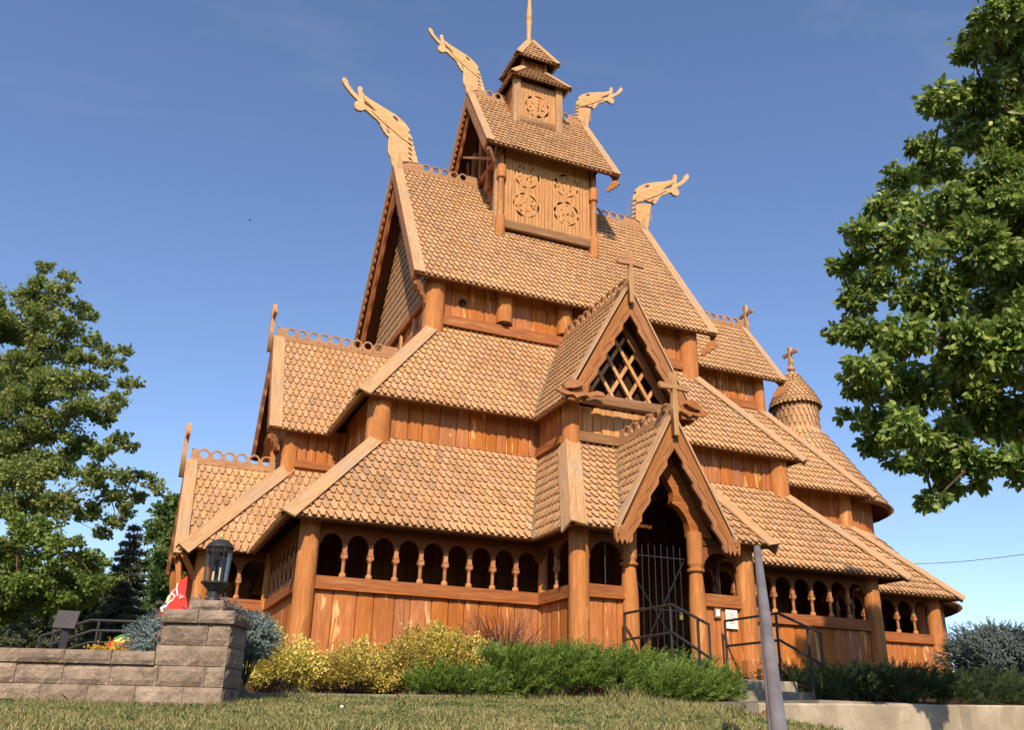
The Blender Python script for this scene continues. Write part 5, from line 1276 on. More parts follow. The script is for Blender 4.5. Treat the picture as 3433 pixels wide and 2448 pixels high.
# ------------------------------------------------------------------ foliage generators
def frames(n, dirs=None):
    """random orthonormal frames; dirs = preferred axis"""
    a = rng.normal(size=(n, 3)) if dirs is None else dirs
    a = a/np.linalg.norm(a, axis=1, keepdims=True)
    b = rng.normal(size=(n, 3)); b -= a*(a*b).sum(1, keepdims=True); b /= np.linalg.norm(b, axis=1, keepdims=True)
    return a, b, np.cross(a, b)
def leaves(P, size, dirs=None, droop=0.0, wr=0.45, fold=0.18, var=.35):
    """leaf quads at points P; returns V, F"""
    n = len(P); d = rng.normal(size=(n, 3)) if dirs is None else dirs+rng.normal(size=(n, 3))*.45
    d[:, 2] -= droop
    a, b, c = frames(n, d)
    s = (size*(1+rng.uniform(-var, var, n)))[:, None]
    v0 = P; v1 = P+a*s*.45+b*s*wr+c*s*fold; v2 = P+a*s; v3 = P+a*s*.45-b*s*wr+c*s*fold
    V = np.stack([v0, v1, v2, v3], 1).reshape(-1, 3); F = np.arange(4*n).reshape(n, 4)
    return V, F
def leaves6(P, size, dirs=None, droop=0.0, wr=.33, var=.3):
    """pointed ovate leaf of two quads with a folded midrib and a curved tip"""
    n = len(P); d = rng.normal(size=(n, 3)) if dirs is None else dirs+rng.normal(size=(n, 3))*.4
    d[:, 2] -= droop; a, b, c = frames(n, d); s = (size*(1+rng.uniform(-var, var, n)))[:, None]
    cur = rng.uniform(.05, .3, (n, 1))
    pts = [P, P+a*s*.28+b*s*wr*.85+c*s*.09, P+a*s*.62+b*s*wr*.8+c*s*(.07-cur*.3), P+a*s*1.0-c*s*cur, P+a*s*.62-b*s*wr*.8+c*s*(.07-cur*.3), P+a*s*.28-b*s*wr*.85+c*s*.09]
    mid = P+a*s*.5-c*s*cur*.2
    V = np.stack(pts+[mid], 1).reshape(-1, 3); o = np.arange(n)[:, None]*7
    F = np.concatenate([o+np.array([[0, 1, 2, 6]]), o+np.array([[6, 2, 3, 3]]), o+np.array([[0, 6, 4, 5]]), o+np.array([[6, 3, 4, 4]])], 0)
    F2 = np.concatenate([o+np.array([[0, 1, 6]]), o+np.array([[1, 2, 6]]), o+np.array([[2, 3, 6]]), o+np.array([[3, 4, 6]]), o+np.array([[4, 5, 6]]), o+np.array([[5, 0, 6]])], 0)
    return V, F2
def tree(name, label, cat, base, clumps, leafmat, leafsize, per_m2, trunk_r, group=None, shape='quad', droop=.3, limb=.05, sub=5, flat=.75, barkmat='bark', trunk_top=None, density_cap=2600, shoots=5):
    """clumps: list of (centre Vector, radius). Limbs run from the trunk to every clump"""
    t = thing(name, label, cat, base, group)
    base = Vector(base); cs = [c for c, _ in clumps]
    top = trunk_top or Vector((base.x, base.y, max(c.z for c in cs)-.5))
    mb = MB(); H = top.z-base.z
    tp = [base+(top-base)*(i/8)+Vector((rnd.uniform(-.02, .02)*H*.3, rnd.uniform(-.02, .02)*H*.3, 0)) for i in range(9)]
    mb.tube(tp, [trunk_r*(1-.9*i/8)+.01 for i in range(9)], 10)
    Ps = []; Ds = []
    axd = lambda c: math.hypot(c.x-base.x, c.y-base.y)
    done = []
    for c, r_ in sorted(clumps, key=lambda q: axd(q[0])):
        hz = min(max((c.z-base.z)*.6/H, .15), .95); s = base+(top-base)*hz
        if done:
            best = min(done, key=lambda q: (q-c).length)
            if (best-c).length < (s-c).length*.8: s = best
        done.append(c)
        m1 = s+(c-s)*.5+Vector((rnd.uniform(-.05, .05), rnd.uniform(-.05, .05), .05))*(c-s).length; lr = max(.012, limb*min(1, r_))
        mb.tube([s, m1, c], [lr*1.6, lr, lr*.35], 6, cap=False)
        nsub = max(3, int(sub*(1+r_)))
        for _ in range(nsub):
            v = Vector(rng.normal(size=3)).normalized()*r_*rng.uniform(.45, 1.0); v.z *= flat
            e = c+v; mb.tube([c-v*.1, c+v*.5+Vector((0, 0, .05*r_)), e], [lr*.35, lr*.25, lr*.12], 4, cap=False)
            rs = r_*rng.uniform(.28, .46)
            n_ = int(min(density_cap, per_m2*rs*rs*12))
            if n_ < 1: continue
            q = rng.normal(size=(n_, 3)); q /= np.linalg.norm(q, axis=1, keepdims=True)
            q *= (rng.uniform(0, 1, (n_, 1))**.45)*rs; q[:, 2] *= flat
            Ps.append(np.array(e)+q); dd = q/rs+np.array(v)/r_*.6; Ds.append(dd)
    for c, r_ in clumps:
        for _ in range(shoots):
            v = Vector(rng.normal(size=3)); v.z = abs(v.z)*.5+.1 if droop < .4 else v.z*.4-.1; v.normalize(); s0 = c+v*r_*.6; e = c+v*r_*rng.uniform(1.15, 1.6)
            mb.tube([s0, e], [lr*.2, lr*.06], 4, cap=False)
            k_ = int(per_m2*r_*.16)+6; t_ = rng.uniform(0, 1.02, (k_, 1)); q = np.array(s0)+(np.array(e)-np.array(s0))*t_+rng.normal(size=(k_, 3))*r_*.09
            Ps.append(q); Ds.append(np.repeat(np.array(v)[None], k_, 0)+rng.normal(size=(k_, 3))*.4)
    P = np.concatenate(Ps); Dd = np.concatenate(Ds)
    fn = leaves6 if shape == 'six' else leaves
    V, F = fn(P, leafsize, Dd, droop)
    npmesh('crown', V, F, M[leafmat], t); mb.build('trunk', M[barkmat], t, smooth=True)
    return t
def pxclumps(lst, D, spread=1.0, k=1.04):
    out = []
    for (u, v, r_) in lst:
        d = D+rnd.uniform(-spread, spread); out.append((at(u, v, d), r_*d*k/FPX))
    return out
# right-hand near tree
RT = [(3330,60,110),(3420,180,150),(3260,170,80),(3300,300,110),(3170,340,80),(3110,330,45),(3420,400,160),(3230,450,110),(3090,480,55),(3120,560,90),(3330,600,150),(3010,610,70),(2960,690,75),(3150,700,130),(3430,700,170),(2890,780,70),(3020,820,110),(3250,850,150),(2850,880,60),(2800,900,30),(2940,940,90),(3120,980,130),(3380,960,150),(2860,1010,70),(2820,1110,50),(2900,1110,80),(3030,1140,110),(3240,1150,140),(3420,1180,150),(2930,1230,85),(2880,1290,60),(3080,1290,110),(3250,1340,130),(2860,1400,40),(2950,1400,80),(2930,1480,55),(3050,1440,90),(3180,1480,100),(3360,1400,130),(3010,1540,45),(3110,1560,65),(3260,1560,80),(3400,1560,90),(3190,1630,50),(3130,1680,38),(3100,1690,22),(3560,300,220),(3560,700,240),(3570,1100,240),(3540,1400,180),(3500,0,200),(3380,-150,180),(3560,-250,260)]
pc = pxclumps(RT, 9.0, .9, .92)
tree('broadleaf_tree', 'near leafy broadleaf tree with large glossy leaves hanging in from the upper right', 'tree', L(7.6, 9.6, -1.5), pc, 'leaf_near', .088, 360, .16, shape='six', droop=.6, limb=.03, sub=13, flat=.85, density_cap=260, shoots=2)
# left maple
LM = [(150,900,26),(130,950,38),(90,1010,55),(230,930,24),(200,970,34),(180,1010,45),(270,1040,38),(140,1060,60),(300,1060,24),(220,1100,50),(60,1110,80),(310,1150,30),(160,1170,70),(360,1180,26),(420,1180,20),(250,1200,50),(60,1230,80),(340,1220,34),(400,1230,24),(300,1280,50),(180,1290,80),(430,1290,26),(460,1290,16),(60,1360,90),(280,1370,60),(390,1350,38),(170,1430,85),(350,1400,40),(60,1480,80),(260,1500,65),(400,1480,30),(440,1500,20),(350,1520,40),(160,1570,80),(60,1600,80),(300,1600,55),(400,1600,38),(460,1600,28),(510,1620,26),(530,1650,18),(370,1670,42),(450,1670,30),(200,1680,70),(90,1700,70),(300,1720,45),(390,1750,30),(340,1790,25),(430,1720,24),(-40,1100,110),(-60,1300,130),(-60,1500,130),(-120,1000,110),(-180,1250,150),(-180,1500,150),(-50,1680,110)]
pm = pxclumps(LM, 24, 1.6)
tree('maple_tree', 'tall open-crowned maple standing at the left beside the retaining wall', 'tree', L(-16.5, 24, -.6), pm, 'leaf_maple', .088, 170, .28, droop=.2, limb=.05, sub=12, flat=.65, density_cap=230, shoots=9)
# lower bright tree in front of it
LB = [(60,1830,90),(150,1800,60),(230,1850,60),(310,1880,45),(60,1960,80),(160,1930,70),(250,1950,55),(330,1960,45),(120,2020,60),(200,2030,50),(-60,1900,130),(20,2060,60),(80,1760,50),(280,2010,35),(-60,2040,100)]
tree('bushy_tree', 'bright yellow-green bushy tree low at the left edge behind the black handrail', 'tree', L(-11.2, 17.5, -.4), pxclumps(LB, 17.5, .8), 'leaf_bright', .07, 420, .12, droop=.25, limb=.04, sub=8, flat=.7, density_cap=900)
# rounded tree behind the west porch
LD = [(600,1690,50),(560,1740,60),(640,1720,60),(520,1790,45),(600,1810,70),(540,1870,60),(490,1900,30),(620,1900,70),(570,1960,70),(520,2000,45),(630,2010,70),(560,2060,60),(600,2120,60),(500,2080,30),(690,1800,60),(700,1950,80),(680,2080,80)]
tree('ash_tree', 'rounded dark green tree seen just left of the west porch', 'tree', L(-13.5, 36, -.8), pxclumps(LD, 36, 2), 'leaf_dark', .17, 75, .3, droop=.2, limb=.06, sub=8, flat=.8, density_cap=500)
def spruce(name, label, base, H, R_, mat_, seed, D=30, n_whorl=22, per=420, group=None, needle=.16):
    t = thing(name, label, 'tree', base, group); base = Vector(base); r = np.random.default_rng(seed)
    mb = MB(); mb.tube([base, base+Vector((0, 0, H))], [R_*.07, .01], 8)
    Ps = []; Ds = []
    for i in range(n_whorl):
        f = (i+.5)/n_whorl; z = H*(.04+.96*f); Rr = R_*(1-f)**.8*r.uniform(.8, 1.12)+.05; nb = max(5, int(11*(1-f)+5))
        for k in range(nb):
            a = 2*PI*(k+r.uniform(0, 1))/nb; rr_ = Rr*r.uniform(.7, 1.08); dirv = np.array([math.cos(a), math.sin(a), 0])
            tip = np.array(base)+np.array([0, 0, z])+dirv*rr_+np.array([0, 0, -.18*rr_])
            st_ = np.array(base)+np.array([0, 0, z]); mb.tube([Vector(st_), Vector((st_+tip)/2+np.array([0, 0, -.02])), Vector(tip)], [.02, .014, .005], 4, cap=False)
            m_ = int(per*rr_/R_)+20; t_ = r.uniform(.12, 1, m_)[:, None]
            q = st_+(tip-st_)*t_+r.normal(size=(m_, 3))*np.array([.10, .10, .06])*R_*.5*(1.15-t_)
            q[:, 2] += .10*rr_*np.maximum(0, t_[:, 0]-.6)
            Ps.append(q); Ds.append(np.repeat(dirv[None], m_, 0)+r.normal(size=(m_, 3))*.5)
    P = np.concatenate(Ps); Dd = np.concatenate(Ds)
    V, F = leaves(P, needle, Dd, 0.0, wr=.13, fold=.02)
    npmesh('needles', V, F, M[mat_], t); mb.build('trunk', M['bark'], t)
    return t
q = at(455, 1760, 30); spruce('spruce_tree', 'tall dark pointed spruce between the maple and the rounded tree', (q.x, q.y, -.8), q.z+.8, 1.5, 'needle_dark', 3)
q = at(330, 1900, 31); spruce('spruce_tree', 'shorter dark spruce behind the info sign, left of the tall spruce', (q.x, q.y, -.8), q.z+.8, 1.7, 'needle_dark', 4)
q = at(540, 2020, 27); spruce('spruce_tree', 'small dark spruce behind the red painted horse', (q.x, q.y, -.8), q.z+.8, 1.1, 'needle_dark', 5, n_whorl=14)
q = at(180, 1960, 28); spruce('spruce_tree', 'wide dark spruce low behind the bright bushy tree', (q.x, q.y, -.8), q.z+.8, 2.2, 'needle_dark', 6, n_whorl=16)
# far wood closing the view on the left and right
def wood_mass(name, pts, D, mat_, leaf, n_):
    Ps = []
    for (u, v, r_) in pts:
        c = np.array(at(u, v, D+rng.uniform(-4, 4))); rr_ = r_*D/FPX
        q = rng.normal(size=(n_, 3)); q /= np.linalg.norm(q, axis=1, keepdims=True); q *= (rng.uniform(0, 1, (n_, 1))**.4)*rr_*(1+.25*rng.normal(size=(n_, 1))); Ps.append(c+q)
    V, F = leaves(np.concatenate(Ps), leaf, None, .2); o = npmesh(name, V, F, M[mat_]); tag(o, None, None, kind='stuff')
    o['label'] = 'dark far-off trees closing the view behind the left garden'; o['category'] = 'trees'
wood_mass('far_trees', [(u, 2110+rnd.uniform(-25, 20), 90) for u in range(-700, 760, 55)]+[(u, 2190, 80) for u in range(-700, 760, 60)], 48, 'needle_dark', .3, 700)

Ps = []
for i in range(150):
    a = 2*PI*i/150+rng.uniform(-.01, .01); rr_ = rng.uniform(70, 84); 
    if .02 < math.atan2(math.cos(a), math.sin(a)) < 1.2: continue      # open to the north-east, behind the church
    hh = rng.uniform(8, 15); c = np.array([CAM.x+rr_*math.cos(a), CAM.y+rr_*math.sin(a), hh*.45-2])
    q = rng.normal(size=(420, 3)); q /= np.linalg.norm(q, axis=1, keepdims=True); q *= (rng.uniform(0, 1, (420, 1))**.35)*np.array([3.4, 3.4, hh*.55])*(1+.15*rng.normal(size=(420, 1))); Ps.append(c+q)
V, F = leaves(np.concatenate(Ps), 1.5, None, .2); fw = npmesh('added_tree_ring', V, F, M['leaf_dark']); tag(fw, 'added ring of distant trees blocking low sky light round the site', 'trees', kind='stuff')  # trees added, mostly out of view, to block low sky light
# leafy shrubs
def shrub(name, label, cat, cen, rad, mat_, leafsize, n_, group=None, lumps=26, droop=0.0, seed=1, twigs=26, wr=.42, hollow=False):
    r = np.random.default_rng(seed); cen = np.array(cen, float); rad = np.array(rad, float)
    zb = float(zg(cen[0], cen[1])); t = thing(name, label, cat, (cen[0], cen[1], zb), group)
    d = r.normal(size=(lumps, 3)); d[:, 2] = np.abs(d[:, 2])*.9-.25; d /= np.linalg.norm(d, axis=1, keepdims=True)
    L_ = cen+d*rad*r.uniform(.55, .86, (lumps, 1)); lr = rad.mean()*r.uniform(.22, .42, lumps)
    k = r.integers(0, lumps, n_); q = r.normal(size=(n_, 3)); q /= np.linalg.norm(q, axis=1, keepdims=True)
    q *= (r.uniform(0, 1, (n_, 1))**.35)*lr[k][:, None]*(1+.12*r.normal(size=(n_, 1))); P = L_[k]+q
    # loose shoots above
    m_ = n_//14; kk = r.integers(0, lumps, m_); P2 = L_[kk]+d[kk]*lr[kk][:, None]*r.uniform(.7, 1.22, (m_, 1))+r.normal(size=(m_, 3))*.03
    P = np.concatenate([P, P2]); P = P[P[:, 2] > zb+.02]
    V, F = leaves(P, leafsize, (P-cen)/rad+np.array([0, 0, .3]), droop, wr=wr)
    npmesh('foliage', V, F, M[mat_], t)
    mb = MB()
    for i in range(twigs):
        e = Vector(L_[i % lumps]); s = Vector((cen[0]+r.normal()*.08, cen[1]+r.normal()*.06, zb-.02)); mb.tube([s, s+(e-s)*.5+Vector((0, 0, .04)), e], [.008, .006, .003], 5, cap=False)
    mb.build('stems', M['bark'], t)
    return t
def at_y(u, v, y): 
    d = fwd*FPX + rt*(u-1716.5) - upv*(v-1224); return CAM + d*((y-CAM.y)/d.y)
def px_shrub(u0, u1, vt, vb, y, **kw):
    a = at_y(u0, (vt+vb)/2, y); b = at_y(u1, (vt+vb)/2, y); c = at_y((u0+u1)/2, vt, y); zb = at_y((u0+u1)/2, vb, y).z
    return ((a.x+b.x)/2, y, zb+(c.z-zb)*.42), ((b.x-a.x)/2*1.02, kw.get('ry', .5), (c.z-zb)*.62)
SHR = [((800, 1050, 2120, 2335, -7.55), 'gold', 'pale golden leafy shrub right of the pillar in front of the corner post', 9500, 61, .5),
       ((1030, 1330, 2180, 2335, -7.4), 'goldb', 'bronzed golden shrub, the middle one of the three golden shrubs', 10500, 62, .48),
       ((1250, 1630, 2115, 2335, -7.3), 'goldb', 'tallest golden shrub with pink flower tufts beside the green juniper', 13500, 63, .55)]
for (a, mm, lb, n_, sd_, ry) in SHR:
    c, r_ = px_shrub(*a, ry=ry); shrub('golden_shrub', lb, 'shrub', c, r_, mm, .034, n_, 'golden shrubs along the church wall', seed=sd_, lumps=34, wr=.40)
mb = MB(); f1 = at_y(1455, 2116, -7.3)
# orange flowers behind the wall
oc = L(-3.95, 9.85, -.25)
shrub('orange_flowers', 'low orange and yellow flowers along the top of the block wall', 'flowers', (oc.x, oc.y, -.27), (.42, .25, .14), 'orange', .028, 3000, seed=71, twigs=8)
# needle shrubs
def needle_shrub(name, label, cen, rad, mat_, n_tw, seed, tw=.10, per=34, nl=.024, nw=.0042, group=None, updir=.25, cat='shrub', zb=None):
    r = np.random.default_rng(seed); cen = np.array(cen, float); rad = np.array(rad, float)
    zb = float(zg(cen[0], cen[1])) if zb is None else zb; t = thing(name, label, cat, (cen[0], cen[1], zb), group)
    d = r.normal(size=(n_tw, 3)); d /= np.linalg.norm(d, axis=1, keepdims=True)
    ang = np.arctan2(d[:, 1], d[:, 0]); lump = 1+.16*np.sin(ang*5+seed)+.12*np.sin(ang*9+d[:, 2]*6)
    B = cen+d*rad*(r.uniform(.35, 1, (n_tw, 1))**.5)*lump[:, None]
    ax_ = d*rad/rad.max()+np.array([0, 0, updir])+r.normal(size=(n_tw, 3))*.3; ax_ /= np.linalg.norm(ax_, axis=1, keepdims=True)
    tl = tw*r.uniform(.6, 1.3, n_tw)
    i_ = np.repeat(np.arange(n_tw), per); m_ = len(i_); s = r.uniform(0, 1, m_)[:, None]
    a = ax_[i_]; b = r.normal(size=(m_, 3)); b -= a*(a*b).sum(1, keepdims=True); b /= np.linalg.norm(b, axis=1, keepdims=True); c = np.cross(a, b)
    P = B[i_]+a*s*tl[i_][:, None]; nd = a*.65+b*.85; nd /= np.linalg.norm(nd, axis=1, keepdims=True)
    ln = nl*r.uniform(.7, 1.2, (m_, 1))*(1.1-.4*s)
    V = np.stack([P-c*nw, P+c*nw, P+nd*ln], 1).reshape(-1, 3); F = np.arange(3*m_).reshape(m_, 3)
    npmesh('needles', V, F, M[mat_], t)
    mb = MB()
    for j in range(0, n_tw, max(1, n_tw//14)):
        s0 = Vector((cen[0], cen[1], zb-.02)); e = Vector(B[j]); mb.tube([s0, s0+(e-s0)*.5+Vector((0, 0, .03)), s0+(e-s0)*.8], [.010, .008, .003], 5, cap=False)
    mb.build('branches', M['bark'], t)
    return t
p1 = L(-3.62, 9.95, -.08); needle_shrub('blue_spruce', 'blue-grey dwarf spruce left of the pillar above the block wall', p1, (.34, .38, .24), 'needle_blue', 1500, 81, group='blue spruces around the pillar', zb=-.34)
p2 = L(-3.25, 10.35, .16); needle_shrub('blue_spruce', 'blue-grey dwarf spruce showing behind the lantern base', p2, (.36, .30, .22), 'needle_blue', 900, 82, group='blue spruces around the pillar', zb=-.4)
p3 = L(-2.84, 10.4, .02); needle_shrub('blue_spruce', 'blue-grey dwarf spruce spreading right of the pillar by the corner post', p3, (.25, .28, .22), 'needle_blue', 1700, 83, group='blue spruces around the pillar', zb=-.45)
p4 = at(3350, 2200, 17); needle_shrub('blue_spruce', 'larger blue-grey spruce at the right end of the church', p4, (.85, .8, .46), 'needle_grey', 5200, 84, tw=.15, per=34, nl=.034, nw=.007, zb=-.3)
# junipers: feathery sprays
def juniper(name, label, cen, rad, mat_, n_sp, seed, lean=(0.5, -.2, .55), splen=.20):
    r = np.random.default_rng(seed); cen = np.array(cen, float); rad = np.array(rad, float); zb = float(zg(cen[0], cen[1]))
    t = thing(name, label, 'shrub', (cen[0], cen[1], zb))
    d = r.normal(size=(n_sp, 3)); d[:, 2] = np.abs(d[:, 2])-.30; d /= np.linalg.norm(d, axis=1, keepdims=True)
    ang = d[:, 0]*rad[0]*4+d[:, 1]*2
    lump = 1+.14*np.sin(ang*1.3+seed)+.10*np.sin(ang*3.1+1)
    sx_ = np.sign(d)*np.abs(d)**.75
    B = cen+sx_*rad*(r.uniform(.25, 1, (n_sp, 1))**.5)*lump[:, None]; B[:, 2] = np.maximum(B[:, 2], zg(B[:, 0], B[:, 1])+.01)
    ax_ = d*.7+np.array(lean)+r.normal(size=(n_sp, 3))*.33; ax_ /= np.linalg.norm(ax_, axis=1, keepdims=True)
    tl = splen*r.uniform(.5, 1.35, n_sp); per = 26
    i_ = np.repeat(np.arange(n_sp), per); m_ = len(i_); s = r.uniform(0, 1, m_)[:, None]; a = ax_[i_]
    nrm = np.cross(ax_, r.normal(size=(n_sp, 3))); nrm /= np.linalg.norm(nrm, axis=1, keepdims=True); side = np.cross(ax_, nrm)
    sg = np.where(r.uniform(size=(m_, 1)) < .5, -1.0, 1.0)
    P = B[i_]+a*s*tl[i_][:, None]; nd = a*.8+side[i_]*sg*.55+nrm[i_]*r.normal(size=(m_, 1))*.25; nd /= np.linalg.norm(nd, axis=1, keepdims=True)
    ln = (.075*(1.05-s*.75))*r.uniform(.6, 1.2, (m_, 1)); w = .0048
    cc = np.cross(nd, nrm[i_]); cc /= np.linalg.norm(cc, axis=1, keepdims=True)
    V = np.stack([P-cc*w*.6, P+nd*ln*.5-cc*w, P+nd*ln, P+nd*ln*.5+cc*w], 1).reshape(-1, 3); F = np.arange(4*m_).reshape(m_, 4)
    npmesh('sprays', V, F, M[mat_], t)
    mb = MB()
    for j in range(0, n_sp, max(1, n_sp//110)):
        e = Vector(B[j]); s0 = Vector((e.x-(e.x-cen[0])*.4, e.y-(e.y-cen[1])*.6, zb)); mb.tube([s0, s0+(e-s0)*.5, e], [.012, .009, .004], 5, cap=False)
    mb.build('branches', M['bark'], t)
    return t
juniper('juniper', 'large bright green spreading juniper in front of the gate handrail', (-2.05, -7.72, -.22), (1.85, .72, .37), 'juniper', 6500, 91)
juniper('juniper', 'low green juniper lobe spilling over the left corner of the concrete steps', (-1.25, -8.75, -.36), (.62, .48, .24), 'juniper', 2200, 95)
juniper('juniper', 'small green juniper lobe spilling over the kerb left of the big juniper', (-4.05, -7.75, -.38), (.75, .45, .17), 'juniper', 1500, 92)
juniper('juniper', 'spreading juniper coloured dark for shade behind the concrete wall on the right', (4.3, -7.7, -.22), (3.3, 1.3, .36), 'juniper_shaded', 6500, 93)
juniper('juniper', 'juniper coloured dark for shade between the concrete wall and the blue spruce at the right edge', (8.3, -7.0, -.20), (2.2, 1.6, .42), 'juniper_shaded', 3000, 94)
# twiggy bush
bb = at_y(1690, 2230, -6.1); tb = thing('bare_bush', 'half-bare purple-brown twiggy bush behind the juniper against the wall', 'shrub', (bb.x, -6.1, -.2))
mb = MB(); lp = []
for i in range(340):
    a = rng.uniform(-1, 1); l_ = rng.uniform(.6, 1.2); s0 = Vector((bb.x+rng.normal()*.07, -6.1+rng.normal()*.06, -.2))
    dv = Vector((a*.9, rng.uniform(-.4, .4), 1.0)).normalized(); p = [s0]
    for k in range(4): dv = (dv+Vector(rng.normal(size=3))*.13+Vector((a*.07, 0, 0))).normalized(); p.append(p[-1]+dv*l_/4)
    mb.tube(p, [.007, .006, .005, .0038, .0025], 4, cap=False)
    for k in range(10): lp.append(np.array(p[rnd.choice((1, 2, 2, 3))])+rng.normal(size=3)*.05)
mb.build('twigs', M['twig'], tb)
V, F = leaves(np.array(lp), .022); npmesh('leaves', V, F, mk_leaf('purple_leaf', [(.2, (.06, .02, .025)), (.6, (.13, .045, .04)), (.9, (.22, .11, .06))], .1), tb)

# grass
def grass(n_):
    lat = rng.uniform(-9, 4.6, n_); D = 6.3+(rng.uniform(0, 1, n_)**.8)*6.5
    x = CAM.x+lat*RH.x+D*FH.x; y = CAM.y+lat*RH.y+D*FH.y
    k = (y < -8.11) & (y > -15) & ~((D > WD-.02) & (lat < PX1+.01)) & ~(((x-c0_.x)*U_.x+(y-c0_.y)*U_.y > -.06) & ((x-c0_.x)*N_.x+(y-c0_.y)*N_.y < .25)) & ~((x > -1.3) & (x < 1.4))&(np.abs(lat) < D*.66+.3)
    k &= ~((x > 1.4) & (y > -11.4))
    x, y, D, lat = x[k], y[k], D[k], lat[k]; n = len(x); z = zg(x, y)
    h = rng.uniform(.018, .045, n)*(1+.35*np.sin(x*2.1)*np.sin(y*2.7+1))
    edge = (y > -8.4) | ((D > WD-.22) & (lat < PX1+.2)) | ((x > -2.5) & (x < -2.15)); h[edge] *= rng.uniform(1, 2.3, edge.sum())
    far_r = (x > -3.2) & (y > -10.6) & (rng.uniform(size=n) < .3); h[far_r] *= 2.2
    a = rng.uniform(0, 2*PI, n); ln = rng.normal(size=(n, 2))*.45*h[:, None]; w = rng.uniform(.0012, .0026, n)*1.25
    P = np.stack([x, y, z-.004], 1); s = np.stack([np.cos(a)*w, np.sin(a)*w, 0*w], 1)
    T = P+np.stack([ln[:, 0], ln[:, 1], h], 1); Mi = P+np.stack([ln[:, 0]*.35, ln[:, 1]*.35, h*.6], 1)
    V = np.stack([P-s, P+s, Mi+s*.8, T, Mi-s*.8], 1).reshape(-1, 3); F = np.arange(5*n).reshape(n, 5)
    return V, F
V, F = grass(330000)
gr = npmesh('grass', V, F, M['grass']); tag(gr, 'short patchy green and straw coloured lawn grass', 'grass', kind='stuff')
# broad-leaved weeds in clumps
cs_ = []; 
for i in range(150):
    lat = rng.uniform(-5.2, 4.0); D = rng.uniform(8.0, 11.4); cx_ = CAM.x+lat*RH.x+D*FH.x; cy_ = CAM.y+lat*RH.y+D*FH.y
    if cy_ > -8.2 or (D > WD-.1 and lat < PX1) or cx_ > -2.3: continue
    m_ = rng.integers(15, 60); rr_ = rng.uniform(.05, .22); q = rng.normal(size=(m_, 2))*rr_*.5
    xx = cx_+q[:, 0]*1.5; yy = cy_+q[:, 1]; cs_.append(np.stack([xx, yy, zg(xx, yy)+rng.uniform(.008, .035, m_)], 1))
P = np.concatenate(cs_); P = P[(P[:, 1] < -8.13)]
D_ = (P[:, 0]-CAM.x)*FH.x+(P[:, 1]-CAM.y)*FH.y; la_ = (P[:, 0]-CAM.x)*RH.x+(P[:, 1]-CAM.y)*RH.y; P = P[~((D_ > WD-.03) & (la_ < PX1+.02))]
V, F = leaves(P, .026, np.stack([rng.normal(size=len(P)), rng.normal(size=len(P)), rng.uniform(.2, 1, len(P))], 1), 0, wr=.3)
wd = npmesh('clover', V, F, M['clover']); tag(wd, 'dark green broad-leaved weeds scattered through the lawn', 'weeds', kind='stuff')
# white dandelion head
dp = at(1143, 2408, 9.0); dz = float(zg(dp.x, dp.y))
dn = thing('dandelion', 'single small white flower head in the middle of the lawn', 'flower', (dp.x, dp.y, dz))
mb = MB(); mb.lathe((dp.x, dp.y, dz), [(.004, .035), (.016, .045), (.02, .055), (.014, .066), (.0, .07)], 10, cap=False); mb.build('petals', M['white'], dn, smooth=True)
mb = MB(); mb.tube([(dp.x, dp.y, dz-.01), (dp.x, dp.y, dz+.045)], .002, 5); mb.build('stem', M['clover'], dn)
# pale stone in the bed
def stone(c, r_, label):
    bm = bmesh.new(); bmesh.ops.create_icosphere(bm, subdivisions=3, radius=1)
    for v in bm.verts:
        k_ = 1+.18*math.sin(v.co.x*3.1+v.co.y*2)+.12*math.sin(v.co.z*5+v.co.x*4); v.co = Vector((v.co.x*r_[0]*k_, v.co.y*r_[1]*k_, max(-.3, v.co.z)*r_[2]*k_))+Vector(c)
    me = bpy.data.meshes.new('garden_stone'); bm.to_mesh(me); bm.free(); o = link('garden_stone', me, M['concrete'], None, True); tag(o, label, 'stone')
s1 = at_y(1000, 2305, -7.55); stone((s1.x, -7.55, float(zg(s1.x, -7.55))+.03), (.17, .10, .09), 'pale boulder between the first and second golden shrubs')

# ------------------------------------------------------------------ left garden: sign, rails, painted horse
sg_c = at(223, 2079, 10.6)
sgn = thing('info_sign', 'blank black information sign on a black post behind the block wall', 'sign', (sg_c.x, sg_c.y, -.33))
mb = MB(); nrm = (FH*-1+Vector((0, 0, .35))).normalized(); u_ = RH; w_ = nrm.cross(u_)
mb.obox(sg_c, (u_+Vector((0, 0, -.03))), w_, nrm, .128, .108, .012); mb.build('panel', M['iron'], sgn, bev=.004)
mb = MB(); mb.bar((sg_c.x+FH.x*.03, sg_c.y+FH.y*.03, -.4), (sg_c.x+FH.x*.03, sg_c.y+FH.y*.03, sg_c.z), .037, .037, (0, 1, 0)); mb.build('post', M['iron'], sgn)
def zz(u, v): return 85+u/2.795, 1900+v/2.795
def railset(label, D, lines, posts, r_=.019):
    t = thing('garden_handrail', label, 'handrail', at(*zz(*posts[0][1]), D))
    for ln in lines:
        mb = MB(); mb.tube([at(*zz(u, v), D+dd) for (u, v, dd) in ln], r_, 8); mb.build('rail', M['blackpaint'], t, smooth=True)
    for (a, b) in posts:
        top = at(*zz(*a), D); mb = MB(); mb.tube([top, (top.x, top.y, -.5)], r_, 8); mb.build('post', M['blackpaint'], t, smooth=True)
railset('black metal handrail rising behind the info sign, nearer of the two', 12.4, [[(145,655,0),(330,600,0),(480,545,0),(620,505,0),(1260,527,0)], [(215,742,0),(380,685,0),(630,602,0),(1100,612,0)]], [((145,655), (145,655)), ((695,508), (695,508)), ((265,622), (265,622))])
